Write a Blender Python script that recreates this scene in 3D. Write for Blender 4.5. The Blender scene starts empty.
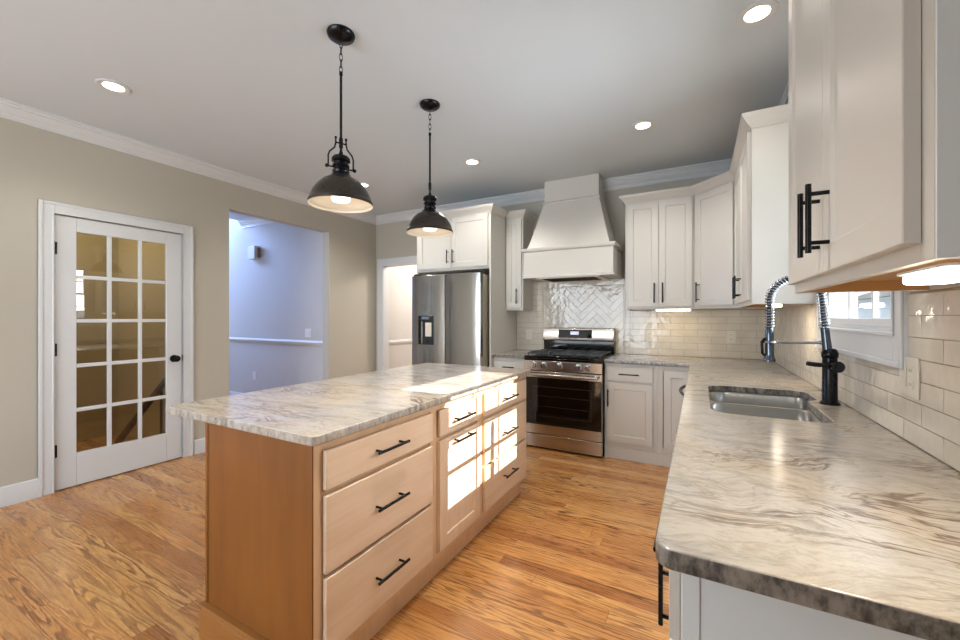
import bpy, bmesh, math, random
from mathutils import Vector, Matrix
random.seed(7)
C = bpy.context.scene.collection
SC = bpy.context.scene
PI = math.pi

# ------------------------------------------------------------------ camera, world, sun, exposure
YAW, CAMH, F = 0.4985, 1.284, 400.0
cd = bpy.data.cameras.new('camera'); cam = bpy.data.objects.new('camera', cd); C.objects.link(cam)
cam.location = (0, 0, CAMH); cam.rotation_euler = (PI/2, 0, YAW)
cd.sensor_fit = 'HORIZONTAL'; cd.sensor_width = 36.0; cd.lens = 36.0*F/960.0
cd.shift_x = -1.4/960.0; cd.shift_y = -2.7/960.0; cd.clip_start = 0.02
SC.camera = cam
w = bpy.data.worlds.new('world'); SC.world = w; w.use_nodes = True
bg = w.node_tree.nodes['Background']; bg.inputs[0].default_value = (0.72, 0.85, 1.0, 1); bg.inputs[1].default_value = 2.0
SC.view_settings.view_transform = 'Standard'; SC.view_settings.look = 'None'
SC.view_settings.exposure = 0.60; SC.view_settings.gamma = 1.0; SC.view_settings.use_curve_mapping = False

def light(name, kind, loc, energy, col=(1, 1, 1), rot=None, aim=None, size=None, sizey=None, spot=None, blend=0.6):
    l = bpy.data.lights.new(name, kind); o = bpy.data.objects.new(name, l); C.objects.link(o)
    o.location = loc; l.energy = energy; l.color = col
    if aim is not None: o.rotation_euler = Vector(aim).to_track_quat('-Z', 'Y').to_euler()
    elif rot: o.rotation_euler = rot
    if kind == 'AREA':
        l.size = size
        if sizey: l.shape = 'RECTANGLE'; l.size_y = sizey
    if kind == 'SPOT': l.spot_size = spot; l.spot_blend = blend; l.shadow_soft_size = size or 0.05
    if kind == 'POINT': l.shadow_soft_size = size or 0.03
    return o
SUN_DIR = Vector((-1.690, -0.160, -0.955)).normalized()
sun = light('sun', 'SUN', (9, 3, 6), 12.0, (1.0, 0.96, 0.90), aim=SUN_DIR); sun.data.angle = 0.003
# area lamps: added unseen fill rear and side, daylight at sink and foyer windows
DAY = (0.82, 0.91, 1.0)
light('fill_rear', 'AREA', (-2.1, -3.25, 1.35), 112, DAY, aim=(0.14, 1, 0.16), size=3.4, sizey=2.1)
light('fill_side', 'AREA', (0.85, -1.85, 1.40), 8, DAY, aim=(-1, 0, 0.45), size=1.8, sizey=1.7)
light('daylight_patio', 'AREA', (2.6, 2.45, 0.4), 215, (0.84, 0.92, 1.0), aim=(-1, 0.0, 0.60), size=3.0, sizey=1.6)
light('daylight_sink', 'AREA', (2.1, 3.4, 2.1), 165, (0.96, 0.98, 1.0), aim=(-1, -0.5, -0.3), size=1.8, sizey=1.4)
light('daylight_foyer', 'AREA', (-8.15, 2.75, 3.5), 120, (0.32, 0.48, 1.0), aim=(1, 0.25, -0.35), size=1.0, sizey=1.6)

# ------------------------------------------------------------------ key dimensions
XL, YB, XW, YR = -4.151, 4.405, 0.573, -3.0
CEIL = 2.74
TOP, SLAB = 0.90, 0.035
ZU, ZT = 1.36, 2.396
WT = 0.115

# ------------------------------------------------------------------ materials
def lin(h):
    h = h.lstrip('#'); r = [int(h[i:i+2], 16)/255 for i in (0, 2, 4)]
    return tuple((c/12.92 if c <= 0.04045 else ((c+0.055)/1.055)**2.4) for c in r) + (1,)
class NM:
    def __init__(s, name, col='#808080', rough=0.5, metal=0.0, spec=0.5):
        s.m = bpy.data.materials.new(name); s.m.use_nodes = True; s.nt = s.m.node_tree
        s.b = s.nt.nodes['Principled BSDF']
        s.b.inputs['Base Color'].default_value = lin(col); s.b.inputs['Roughness'].default_value = rough
        s.b.inputs['Metallic'].default_value = metal; s.b.inputs['Specular IOR Level'].default_value = spec
    def n(s, t, **kw):
        nd = s.nt.nodes.new(t)
        for k, v in kw.items(): setattr(nd, k, v)
        return nd
    def l(s, a, b): s.nt.links.new(a, b)
    def set(s, inp, v):
        if hasattr(v, 'links') or isinstance(v, bpy.types.NodeSocket): s.l(v, inp)
        else: inp.default_value = v
    def math(s, op, a, b=None, c=None):
        nd = s.n('ShaderNodeMath', operation=op); s.set(nd.inputs[0], a)
        if b is not None: s.set(nd.inputs[1], b)
        if c is not None: s.set(nd.inputs[2], c)
        return nd.outputs[0]
    def coord(s, scale=(1, 1, 1), rot=(0, 0, 0), which='Object'):
        tc = s.n('ShaderNodeTexCoord'); mp = s.n('ShaderNodeMapping')
        mp.inputs['Scale'].default_value = scale; mp.inputs['Rotation'].default_value = rot
        s.l(tc.outputs[which], mp.inputs[0]); return mp.outputs[0]
    def noise(s, vec, scale, detail=4, rough=0.55, dist=0.0):
        nd = s.n('ShaderNodeTexNoise'); nd.inputs['Scale'].default_value = scale; nd.inputs['Detail'].default_value = detail
        nd.inputs['Roughness'].default_value = rough; nd.inputs['Distortion'].default_value = dist
        if vec is not None: s.l(vec, nd.inputs['Vector'])
        return nd
    def ramp(s, fac, stops):
        nd = s.n('ShaderNodeValToRGB'); cr = nd.color_ramp
        while len(cr.elements) < len(stops): cr.elements.new(0.5)
        for e, (p, c) in zip(cr.elements, stops): e.position = p; e.color = lin(c) if isinstance(c, str) else (c, c, c, 1)
        s.l(fac, nd.inputs[0]); return nd.outputs[0]
    def mix(s, fac, a, b, mode='MIX'):
        nd = s.n('ShaderNodeMix', data_type='RGBA', blend_type=mode)
        s.set(nd.inputs[0], fac); s.set(nd.inputs[6], lin(a) if isinstance(a, str) else a); s.set(nd.inputs[7], lin(b) if isinstance(b, str) else b)
        return nd.outputs[2]
    def col(s, v): s.l(v, s.b.inputs['Base Color'])
    def bump(s, h, strength=0.2, dist=0.01):
        nd = s.n('ShaderNodeBump'); nd.inputs['Strength'].default_value = strength; nd.inputs['Distance'].default_value = dist
        s.l(h, nd.inputs['Height']); s.l(nd.outputs[0], s.b.inputs['Normal'])
    def add(s, a, b):
        nd = s.n('ShaderNodeVectorMath', operation='ADD'); s.set(nd.inputs[0], a); s.set(nd.inputs[1], b); return nd.outputs[0]

def paint(name, col, rough=0.6, bump=0.04, var=0.03):
    m = NM(name, col, rough)
    v = m.coord(); nz = m.noise(v, 90, 3); big = m.noise(v, 1.3, 2)
    c = lin(col); d = tuple(x*(1-var) for x in c[:3])+(1,)
    m.col(m.mix(big.outputs[0], c, d)); m.bump(nz.outputs[0], bump, 0.003)
    return m.m
M = {}
M['wall'] = paint('wall_paint', '#b7b2a5', 0.7)
M['hallwall'] = paint('hall_wall_paint', '#c9c7c4', 0.7)
M['tanwall'] = paint('closet_wall_paint', '#b0a283', 0.7)
M['ceiling'] = paint('ceiling_paint', '#ccd4da', 0.8)
M['trim'] = paint('trim_paint', '#d0d2d4', 0.35, 0.01, 0.01)
M['cab'] = paint('cabinet_paint', '#cfccc5', 0.38, 0.015, 0.015)
M['cab_daylit'] = paint('cabinet_paint_daylit', '#e2eaee', 0.42, 0.015, 0.015)  # cabinet paint lightened and blued to carry the cool light on end panels
def simple(name, col, rough, metal=0.0, spec=0.5, bump=0.0, scale=60):
    m = NM(name, col, rough, metal, spec)
    nz = m.noise(m.coord(), scale, 3)
    m.l(m.ramp(nz.outputs[0], [(0.3, max(0, rough-0.04)), (0.7, min(1, rough+0.04))]), m.b.inputs['Roughness'])
    if bump: m.bump(nz.outputs[0], bump, 0.002)
    return m.m
M['black'] = simple('black_metal', '#17171a', 0.25, 0.6)
M['blackglass'] = simple('black_glass', '#0a0907', 0.06, 0.0, 0.6)
M['castiron'] = simple('cast_iron', '#3f4144', 0.5, 0.3, 0.5, 0.2)
M['bronze'] = simple('dark_bronze', '#241f1b', 0.35, 0.7)
M['gunmetal'] = simple('gunmetal_shade', '#4c4640', 0.3, 0.85)
M['shadewhite'] = simple('shade_inside', '#d8cfc0', 0.45)
M['chrome'] = simple('chrome', '#c9ced6', 0.12, 1.0)
M['springsteel'] = simple('spring_steel', '#aab2bf', 0.16, 1.0)
M['darkchrome'] = simple('dark_chrome', '#5d646d', 0.18, 1.0)
M['rubber'] = simple('black_rubber', '#101114', 0.5)
M['plate'] = simple('outlet_plastic', '#ddd5c5', 0.35)
M['platehall'] = simple('outlet_plastic_white', '#e6e6e6', 0.35)
M['dark'] = simple('dark_recess', '#14110d', 0.8)
M['ply'] = simple('plywood_underside', '#c4935a', 0.55)
M['darkwood'] = simple('dark_stained_wood', '#2a1a10', 0.4)
M['grout'] = simple('grout', '#a4977f', 0.9)
def steel(name, col, rough, axis=2, aniso=60):
    m = NM(name, col, rough, 1.0)
    sc = [140, 140, 140]; sc[axis] = 1.2
    nz = m.noise(m.coord(tuple(sc)), 1.0, 4, 0.6)
    m.l(m.ramp(nz.outputs[0], [(0.25, max(0, rough-0.07)), (0.75, rough+0.09)]), m.b.inputs['Roughness'])
    m.bump(nz.outputs[0], 0.05, 0.001)
    return m.m
M['steel'] = simple('brushed_steel', '#b5aca2', 0.24, 1.0, scale=4)
def brushed_panel():
    m = NM('fridge_steel', '#a3a19d', 0.17, 1.0)
    n = m.noise(m.coord((9, 9, 0.9)), 1.0, 3, 0.5, 0.4); m.bump(n.outputs[0], 0.10, 0.03)
    g = m.noise(m.coord((220, 220, 1.5)), 1.0, 3); m.l(m.ramp(g.outputs[0], [(0.3, 0.13), (0.7, 0.21)]), m.b.inputs['Roughness'])
    return m.m
M['fridge'] = brushed_panel()
M['fridgeside'] = simple('fridge_side_grey', '#a39c8c', 0.38)
M['sink'] = simple('sink_steel', '#908e8b', 0.34, 1.0)
def maple(name, c1, c2, axis):
    m = NM(name, c1, 0.38)
    sc = [26, 26, 26]; sc[axis] = 1.6
    v = m.coord(tuple(sc)); a = m.noise(v, 1.0, 5, 0.6, 0.6)
    sc2 = [5, 5, 5]; sc2[axis] = 2.2
    b = m.noise(m.coord(tuple(sc2)), 1.0, 3, 0.5, 0.4)
    f = m.math('ADD', m.math('MULTIPLY', a.outputs[0], 0.45), m.math('MULTIPLY', b.outputs[0], 0.55))
    m.col(m.ramp(f, [(0.32, c2), (0.66, c1)])); m.bump(a.outputs[0], 0.04, 0.002)
    return m.m
M['maple_h'] = maple('maple_drawer_fronts', '#dcc3aa', '#c8a98a', 0)
M['maple_door'] = maple('maple_door', '#dcc3aa', '#c8a98a', 2)
M['maple_v'] = maple('maple_frame', '#d6b491', '#c29c78', 2)
M['maple_shaded'] = maple('maple_end_shaded', '#7f4c1a', '#6c3e12', 2)  # same maple darkened, putting the shade on the island ends into its colour
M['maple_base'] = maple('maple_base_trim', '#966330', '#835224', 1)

def oak():
    m = NM('oak_floor', '#b07a45', 0.3)
    tc = m.n('ShaderNodeTexCoord'); sx = m.n('ShaderNodeSeparateXYZ'); m.l(tc.outputs['Object'], sx.inputs[0])
    x, y = sx.outputs[0], sx.outputs[1]; W, L = 0.082, 1.15
    yr = m.math('DIVIDE', y, W); row = m.math('FLOOR', yr)
    wn = m.n('ShaderNodeTexWhiteNoise', noise_dimensions='1D'); m.l(row, wn.inputs['W'])
    xo = m.math('ADD', m.math('DIVIDE', x, L), m.math('MULTIPLY', wn.outputs['Value'], 7.3)); colm = m.math('FLOOR', xo)
    cid = m.n('ShaderNodeCombineXYZ'); m.l(row, cid.inputs[0]); m.l(colm, cid.inputs[1])
    w2 = m.n('ShaderNodeTexWhiteNoise', noise_dimensions='2D'); m.l(cid.outputs[0], w2.inputs['Vector'])
    rnd = w2.outputs['Value']
    # grain coordinates shifted per plank
    gv = m.n('ShaderNodeCombineXYZ')
    m.l(m.math('ADD', m.math('MULTIPLY', x, 0.75), m.math('MULTIPLY', rnd, 37.0)), gv.inputs[0])
    m.l(m.math('ADD', m.math('MULTIPLY', y, 10.0), m.math('MULTIPLY', rnd, 91.0)), gv.inputs[1])
    n1 = m.noise(gv.outputs[0], 1.0, 2.0, 0.45, 0.12)
    jv = m.n('ShaderNodeCombineXYZ'); m.l(m.math('MULTIPLY', x, 16.0), jv.inputs[0]); m.l(m.math('MULTIPLY', y, 150.0), jv.inputs[1])
    jit = m.noise(jv.outputs[0], 1.0, 2, 0.6)
    fr = m.math('FRACT', m.math('ADD', m.math('MULTIPLY', n1.outputs[0], 17.0), m.math('MULTIPLY', jit.outputs[0], 0.55)))
    lines = m.ramp(fr, [(0.0, 0.0), (0.42, 0.0), (0.74, 1.0), (0.90, 1.0), (1.0, 0.0)])
    fv = m.n('ShaderNodeCombineXYZ')
    m.l(m.math('MULTIPLY', x, 9.0), fv.inputs[0]); m.l(m.math('MULTIPLY', y, 130.0), fv.inputs[1]); m.l(rnd, fv.inputs[2])
    n2 = m.noise(fv.outputs[0], 1.0, 3, 0.6)
    base = m.ramp(rnd, [(0.0, '#a96f3c'), (0.2, '#c88c4f'), (0.5, '#d19858'), (0.8, '#dba869'), (1.0, '#b0733d')])
    bw = m.n('ShaderNodeRGBToBW'); m.l(lines, bw.inputs[0])
    pz = m.noise(gv.outputs[0], 0.6, 2); pm = m.ramp(pz.outputs[0], [(0.35, 0.25), (0.65, 1.0)])
    pb = m.n('ShaderNodeRGBToBW'); m.l(pm, pb.inputs[0])
    c = m.mix(m.math('MULTIPLY', m.math('MULTIPLY', bw.outputs[0], pb.outputs[0]), 0.9), base, '#683817')
    c = m.mix(m.math('MAXIMUM', 0.0, m.math('MULTIPLY', m.math('SUBTRACT', n2.outputs[0], 0.42), 1.6)), c, '#7d4a22')
    # joints
    fy = m.math('FRACT', yr); ey = m.math('MINIMUM', fy, m.math('SUBTRACT', 1.0, fy))
    fx = m.math('FRACT', xo); ex = m.math('MINIMUM', fx, m.math('SUBTRACT', 1.0, fx))
    gap = m.math('MAXIMUM', m.math('LESS_THAN', ey, 0.012), m.math('LESS_THAN', ex, 0.0012))
    c = m.mix(m.math('MULTIPLY', gap, 0.55), c, '#4d2c14')
    m.col(c)
    m.l(m.ramp(n2.outputs[0], [(0.2, 0.22), (0.8, 0.36)]), m.b.inputs['Roughness'])
    hb = m.math('SUBTRACT', m.math('MULTIPLY', bw.outputs[0], -0.25), gap); m.bump(hb, 0.12, 0.002)
    m.b.inputs['Coat Weight'].default_value = 0.25; m.b.inputs['Coat Roughness'].default_value = 0.18
    return m.m
M['oak'] = oak()

def stone(name, ang, sx, sy, seed, warp):
    m = NM(name, '#c9bcae', 0.16)
    tc = m.n('ShaderNodeTexCoord')
    off = m.add(tc.outputs['Object'], (seed, seed*0.7, 0))
    def warpv(v, scale, amp):
        big = m.noise(v, scale, 3, 0.5); sub = m.n('ShaderNodeVectorMath', operation='SUBTRACT')
        m.l(big.outputs['Color'], sub.inputs[0]); sub.inputs[1].default_value = (0.5, 0.5, 0.5)
        sc = m.n('ShaderNodeVectorMath', operation='SCALE'); m.l(sub.outputs[0], sc.inputs[0]); sc.inputs['Scale'].default_value = amp
        return m.add(v, sc.outputs[0])
    wv = warpv(warpv(warpv(off, 1.5, warp), 5.0, warp*0.22), 16.0, warp*0.06)
    mp = m.n('ShaderNodeMapping'); mp.inputs['Rotation'].default_value = (0, 0, ang); mp.inputs['Scale'].default_value = (sx, sy, 0.6)
    m.l(wv, mp.inputs[0]); v = mp.outputs[0]
    a = m.noise(v, 1.3, 10, 0.74, 0.2)
    base = m.ramp(a.outputs[0], [(0.30, '#857f79'), (0.41, '#aba59e'), (0.50, '#c6c0b8'), (0.60, '#d0c9bf'), (0.72, '#b5a595')])
    b = m.noise(off, 1.25, 5, 0.6, 0.7)
    tint = m.ramp(b.outputs[0], [(0.36, '#b3b4b6'), (0.5, '#d3c9bd'), (0.62, '#dcc39d')])
    c = m.mix(0.42, base, tint)
    def veins(shift, scale, width, dens, col, amt):
        nonlocal c
        vn = m.noise(m.add(v, shift), scale, 6, 0.62, 0.6)
        d = m.math('ABSOLUTE', m.math('SUBTRACT', vn.outputs[0], 0.5))
        vein = m.math('SUBTRACT', 1.0, m.math('MINIMUM', m.math('MULTIPLY', d, width), 1.0))
        mask = m.noise(m.add(off, shift), 2.6, 3); mk = m.n('ShaderNodeMapRange'); m.l(mask.outputs[0], mk.inputs[0]); mk.inputs[1].default_value = dens; mk.inputs[2].default_value = dens+0.18
        c = m.mix(m.math('MULTIPLY', m.math('MULTIPLY', vein, mk.outputs[0]), amt), c, col)
    veins((3, 17, 8), 0.42, 60.0, 0.45, '#6a4a30', 0.95)
    veins((31, 4, 9), 0.8, 50.0, 0.47, '#7d5f45', 0.8)
    veins((13, 7, 2), 1.1, 34.0, 0.44, '#77706a', 0.5)
    veins((23, 1, 5), 2.6, 20.0, 0.45, '#857a70', 0.4)
    fine = m.noise(v, 11.0, 7, 0.75)
    c = m.mix(m.math('MULTIPLY', m.math('MAXIMUM', 0.0, m.math('SUBTRACT', fine.outputs[0], 0.48)), 2.2), c, '#7b746d')
    # sawn edges: mottled cross grain, darkened further to put their shade into the colour
    geo = m.n('ShaderNodeNewGeometry'); sz = m.n('ShaderNodeSeparateXYZ'); m.l(geo.outputs['True Normal'], sz.inputs[0])
    side = m.math('LESS_THAN', m.math('ABSOLUTE', sz.outputs[2]), 0.5)
    mp2 = m.n('ShaderNodeMapping'); mp2.inputs['Scale'].default_value = (46, 46, 24); m.l(tc.outputs['Object'], mp2.inputs[0])
    eg = m.noise(mp2.outputs[0], 1.0, 5, 0.65)
    ecol = m.ramp(eg.outputs[0], [(0.32, '#2b2c2b'), (0.43, '#6f6d68'), (0.54, '#a39c92'), (0.66, '#b9b2a8'), (0.75, '#8a6f58')])
    c = m.mix(m.math('MULTIPLY', side, EDGE[name]), c, ecol)
    c = m.mix(1.0, c, TONE[name], 'MULTIPLY')
    m.col(c)
    m.l(m.ramp(fine.outputs[0], [(0.3, 0.13), (0.7, 0.26)]), m.b.inputs['Roughness'])
    return m.m
TONE = {'veined_stone_island': '#f0eff0', 'veined_stone_perimeter': '#d5d5d6'}
EDGE = {'veined_stone_island': 0.5, 'veined_stone_perimeter': 0.85}
M['stone_island'] = stone('veined_stone_island', 0.35, 2.6, 12.5, 3.0, 0.2)
M['stone'] = stone('veined_stone_perimeter', -0.3, 3.4, 9.5, 8.0, 0.42)

def tile_mat():
    m = NM('glazed_tile', '#d3c7b1', 0.06)
    v = m.coord(); n = m.noise(v, 20, 1.5, 0.5); n2 = m.noise(v, 5.5, 2)
    m.col(m.ramp(n2.outputs[0], [(0.3, '#cdc4b3'), (0.7, '#dbd2c3')]))
    m.bump(n.outputs[0], 0.30, 0.008); return m.m
M['tile'] = tile_mat()
def emis(name, col, s):
    m = NM(name, '#ffffff', 0.5); m.b.inputs['Emission Color'].default_value = lin(col); m.b.inputs['Emission Strength'].default_value = s
    return m.m
M['lamp'] = emis('lamp_warm', '#fff0d2', 5.0)
M['bulb'] = emis('bulb_warm', '#fff3dc', 2.6)
M['barlamp'] = emis('bar_lamp', '#fff2d8', 6.0)
M['display'] = emis('blue_display', '#2450b0', 0.4)
def glass(name, tint='#ffffff', rough=0.0, k=1.0):
    m = NM(name, tint, rough); nt = m.nt
    t = m.n('ShaderNodeBsdfTransparent'); t.inputs[0].default_value = lin(tint)
    g = m.n('ShaderNodeBsdfGlossy'); g.inputs['Roughness'].default_value = rough
    fr = m.n('ShaderNodeFresnel'); fr.inputs[0].default_value = 1.5
    f2 = m.math('MULTIPLY', fr.outputs[0], k)
    mx = m.n('ShaderNodeMixShader'); m.l(f2, mx.inputs[0]); m.l(t.outputs[0], mx.inputs[1]); m.l(g.outputs[0], mx.inputs[2])
    m.l(mx.outputs[0], nt.nodes['Material Output'].inputs[0]); return m.m
M['glass'] = glass('window_glass', k=0.5)
M['doorglass'] = glass('door_glass', '#e8e3d6', k=1.7)
M['siding'] = simple('grey_siding', '#b9c3d0', 0.7)
M['roofing'] = simple('roof_shingle', '#4a4742', 0.9)
M['lawn'] = simple('lawn_grass', '#5d7040', 0.9, 0, 0.3, 0.5, 8)
M['leaf'] = simple('tree_leaves', '#4c6238', 0.7, 0, 0.3, 0.6, 5)
M['bark'] = simple('tree_bark', '#5a4a3c', 0.9)

# ------------------------------------------------------------------ mesh builder
class MB:
    def __init__(s): s.bm = bmesh.new()
    def quad(s, *p):
        return s.bm.faces.new([s.bm.verts.new(q) for q in p])
    def box(s, x0, x1, y0, y1, z0, z1):
        v = [s.bm.verts.new((x, y, z)) for z in (z0, z1) for y in (y0, y1) for x in (x0, x1)]
        for f in ((0, 2, 3, 1), (4, 5, 7, 6), (0, 1, 5, 4), (2, 6, 7, 3), (0, 4, 6, 2), (1, 3, 7, 5)): s.bm.faces.new([v[i] for i in f])
        return s
    def prism(s, poly, z0, z1, ax=2):
        def mk(p, h): return {2: (p[0], p[1], h), 1: (p[0], h, p[1]), 0: (h, p[0], p[1])}[ax]
        a = [s.bm.verts.new(mk(p, z0)) for p in poly]; b = [s.bm.verts.new(mk(p, z1)) for p in poly]
        n = len(poly); s.bm.faces.new(a[::-1]); s.bm.faces.new(b)
        for i in range(n): s.bm.faces.new([a[i], a[(i+1) % n], b[(i+1) % n], b[i]])
        return s
    def loft(s, rings, cap0=True, cap1=True, closed=True):
        R = [[s.bm.verts.new(p) for p in r] for r in rings]
        n = len(R[0])
        for a, b in zip(R, R[1:]):
            for i in range(n if closed else n-1): s.bm.faces.new([a[i], a[(i+1) % n], b[(i+1) % n], b[i]])
        if cap0: s.bm.faces.new(R[0][::-1])
        if cap1: s.bm.faces.new(R[-1])
        return s
    def tube(s, pts, r, seg=10, cap=True):
        pts = [Vector(p) for p in pts]; rr = r if isinstance(r, (list, tuple)) else [r]*len(pts)
        t0 = (pts[1]-pts[0]).normalized(); up = Vector((0, 0, 1)) if abs(t0.z) < 0.9 else Vector((1, 0, 0))
        u = t0.cross(up).normalized(); rings = []
        for i, p in enumerate(pts):
            t = (pts[min(i+1, len(pts)-1)]-pts[max(i-1, 0)]).normalized()
            u = (u - t*u.dot(t)).normalized(); v = t.cross(u)
            rings.append([p+(u*math.cos(2*PI*k/seg)+v*math.sin(2*PI*k/seg))*rr[i] for k in range(seg)])
        return s.loft(rings, cap, cap)
    def cyl(s, p0, p1, r, seg=16, r2=None): return s.tube([p0, p1], [r, r2 if r2 is not None else r], seg)
    def lathe(s, prof, c=(0, 0, 0), seg=32, cap0=True, cap1=True, axis='z'):
        rings = []
        for r, h in prof:
            ring = []
            for k in range(seg):
                a = 2*PI*k/seg; q = (r*math.cos(a), r*math.sin(a), h)
                if axis == '-y': q = (q[0], -q[2], q[1])
                ring.append((q[0]+c[0], q[1]+c[1], q[2]+c[2]))
            rings.append(ring)
        return s.loft(rings, cap0, cap1)
    def torus(s, c, R, r, mat=None, seg=16, sg=6, sx=1.0, sz=1.0):
        rings = []
        for i in range(seg):
            a = 2*PI*i/seg; ring = []
            for k in range(sg):
                b = 2*PI*k/sg; q = Vector(((R+r*math.cos(b))*math.cos(a)*sx, r*math.sin(b), (R+r*math.cos(b))*math.sin(a)*sz))
                if mat: q = mat @ q
                ring.append(q+Vector(c))
            rings.append(ring)
        rings.append(rings[0])
        return s.loft(rings, False, False)
    def sweep(s, prof, path, closed=False):
        """prof: (out, z) pairs; out is to the LEFT of the path direction. Mitred at corners."""
        P = [Vector((p[0], p[1])) for p in path]; rings = []
        for i, p in enumerate(P):
            d0 = (p-P[i-1]).normalized() if i > 0 else None
            d1 = (P[i+1]-p).normalized() if i < len(P)-1 else None
            if d0 is None: d0 = d1
            if d1 is None: d1 = d0
            n0 = Vector((-d0.y, d0.x)); n1 = Vector((-d1.y, d1.x)); nn = (n0+n1); nn /= max(1e-6, nn.dot(n0))
            rings.append([(p.x+nn.x*o, p.y+nn.y*o, z) for o, z in prof])
        return s.loft(rings)
    def shaker(s, x0, x1, z0, z1, yf, t=0.02, rail=0.057, rec=0.007):
        a, b, c, d = x0+rail, x1-rail, z0+rail, z1-rail; e = 0.005
        def ring(X0, X1, Z0, Z1, y): return [(X0, y, Z0), (X1, y, Z0), (X1, y, Z1), (X0, y, Z1)]
        s.loft([ring(x0, x1, z0, z1, yf+t), ring(x0, x1, z0, z1, yf+0.0015), ring(x0+0.0015, x1-0.0015, z0+0.0015, z1-0.0015, yf),
                ring(a, b, c, d, yf), ring(a+e, b-e, c+e, d-e, yf+rec)])
        return s
    def build(s, name, mat, parent=None, bevel=0.0, smooth=35, seg=2):
        bmesh.ops.recalc_face_normals(s.bm, faces=s.bm.faces[:])
        me = bpy.data.meshes.new(name); s.bm.to_mesh(me); s.bm.free()
        if smooth:
            for p in me.polygons: p.use_smooth = True
            me.set_sharp_from_angle(angle=math.radians(smooth))
        me.materials.append(M[mat] if isinstance(mat, str) else mat)
        o = bpy.data.objects.new(name, me); C.objects.link(o)
        if parent: o.parent = parent
        if bevel:
            b = o.modifiers.new('bevel', 'BEVEL'); b.width = bevel; b.segments = seg; b.limit_method = 'ANGLE'; b.angle_limit = math.radians(40)
        return o
def tag(o, label=None, cat=None, group=None, kind=None):
    if label: o['label'] = label
    if cat: o['category'] = cat
    if group: o['group'] = group
    if kind: o['kind'] = kind
    return o
def thing(name, label, cat, loc=(0, 0, 0), rz=0.0, group=None, kind=None):
    o = bpy.data.objects.new(name, None); C.objects.link(o); o.empty_display_size = 0.1
    o.location = loc; o.rotation_euler = (0, 0, rz)
    return tag(o, label, cat, group, kind)
def slab2d(name, outlines, z0, z1, mat, parent=None, bevel=0.004):
    """flat slab with holes from 2D outlines (first is outer)"""
    cu = bpy.data.curves.new(name, 'CURVE'); cu.dimensions = '2D'; cu.fill_mode = 'BOTH'
    for ol in outlines:
        sp = cu.splines.new('POLY'); sp.points.add(len(ol)-1); sp.use_cyclic_u = True
        for q, p in zip(sp.points, ol): q.co = (p[0], p[1], 0, 1)
    cu.extrude = (z1-z0)/2-bevel; cu.bevel_depth = bevel; cu.bevel_resolution = 2; cu.offset = -bevel
    tmp = bpy.data.objects.new(name+'_tmp', cu); C.objects.link(tmp)
    bpy.context.view_layer.update()
    me = bpy.data.meshes.new_from_object(tmp.evaluated_get(bpy.context.evaluated_depsgraph_get()))
    bpy.data.objects.remove(tmp); bpy.data.curves.remove(cu)
    me.name = name; me.transform(Matrix.Translation((0, 0, (z0+z1)/2)))
    me.materials.clear(); me.materials.append(M[mat])
    for p in me.polygons: p.use_smooth = True
    me.set_sharp_from_angle(angle=math.radians(35))
    o = bpy.data.objects.new(name, me); C.objects.link(o)
    if parent: o.parent = parent
    return o
def rrect(x0, x1, y0, y1, r, n=6):
    rs = r if isinstance(r, (list, tuple)) else [r]*4; pts = []
    for (cx, cy, a0, rr) in ((x1-rs[0], y0+rs[0], -PI/2, rs[0]), (x1-rs[1], y1-rs[1], 0, rs[1]), (x0+rs[2], y1-rs[2], PI/2, rs[2]), (x0+rs[3], y0+rs[3], PI, rs[3])):
        for k in range(n+1): pts.append((cx+rr*math.cos(a0+PI/2*k/n), cy+rr*math.sin(a0+PI/2*k/n)))
    return pts

# ------------------------------------------------------------------ the room
def struct(name, mb, mat, label, cat, bevel=0.0, parent=None):
    o = mb.build(name, mat, parent, bevel, smooth=18)
    return tag(o, label, cat, kind='structure') if parent is None else o

mb = MB(); mb.box(-8.4, 0.72, -3.2, 7.2, -0.12, 0.0)
struct('floor', mb, 'oak', 'honey brown oak strip floor of the kitchen', 'floor')
mb = MB(); mb.box(XL-WT, XW+0.14, YR-0.12, YB+WT, CEIL, CEIL+0.1)
struct('ceiling', mb, 'ceiling', 'flat pale grey white kitchen ceiling', 'ceiling')

DY0, DY1, DZ = 1.078, 1.906, 2.045        # french door opening
OY0, OY1, OZ = 2.321, 3.554, 2.376        # cased passage to the hallway
mb = MB(); xa, xb = XL-WT, XL
mb.box(xa, xb, YR, DY0-0.012, 0, CEIL); mb.box(xa, xb, DY0-0.012, DY1+0.012, DZ+0.012, CEIL); mb.box(xa, xb, DY1+0.012, OY0, 0, CEIL)
mb.box(xa, xb, OY0, OY1, OZ, CEIL); mb.box(xa, xb, OY1, YB+WT, 0, CEIL)
struct('wall_left', mb, 'wall', 'greige wall with the glazed door and the opening to the blue hallway', 'wall')
BX0, BX1, BZ = -4.02, -3.20, 2.034
mb = MB()
mb.box(XL, BX0, YB, YB+WT, 0, CEIL); mb.box(BX0, BX1, YB, YB+WT, BZ, CEIL); mb.box(BX1, XW+0.14, YB, YB+WT, 0, CEIL)
struct('wall_back', mb, 'wall', 'greige wall behind the range hood and refrigerator', 'wall')
WY0, WY1, WZ0, WZ1 = 1.79, 2.72, 1.235, 2.11
mb = MB(); xa, xb = XW, XW+0.14
mb.box(xa, xb, YR, -2.75, 0, CEIL); mb.box(xa, xb, -2.75, -0.95, 0, 0.5); mb.box(xa, xb, -2.75, -0.95, 2.3, CEIL)
mb.box(xa, xb, -0.95, WY0, 0, CEIL); mb.box(xa, xb, WY0, WY1, 0, WZ0); mb.box(xa, xb, WY0, WY1, WZ1, CEIL); mb.box(xa, xb, WY1, YB, 0, CEIL)
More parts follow.
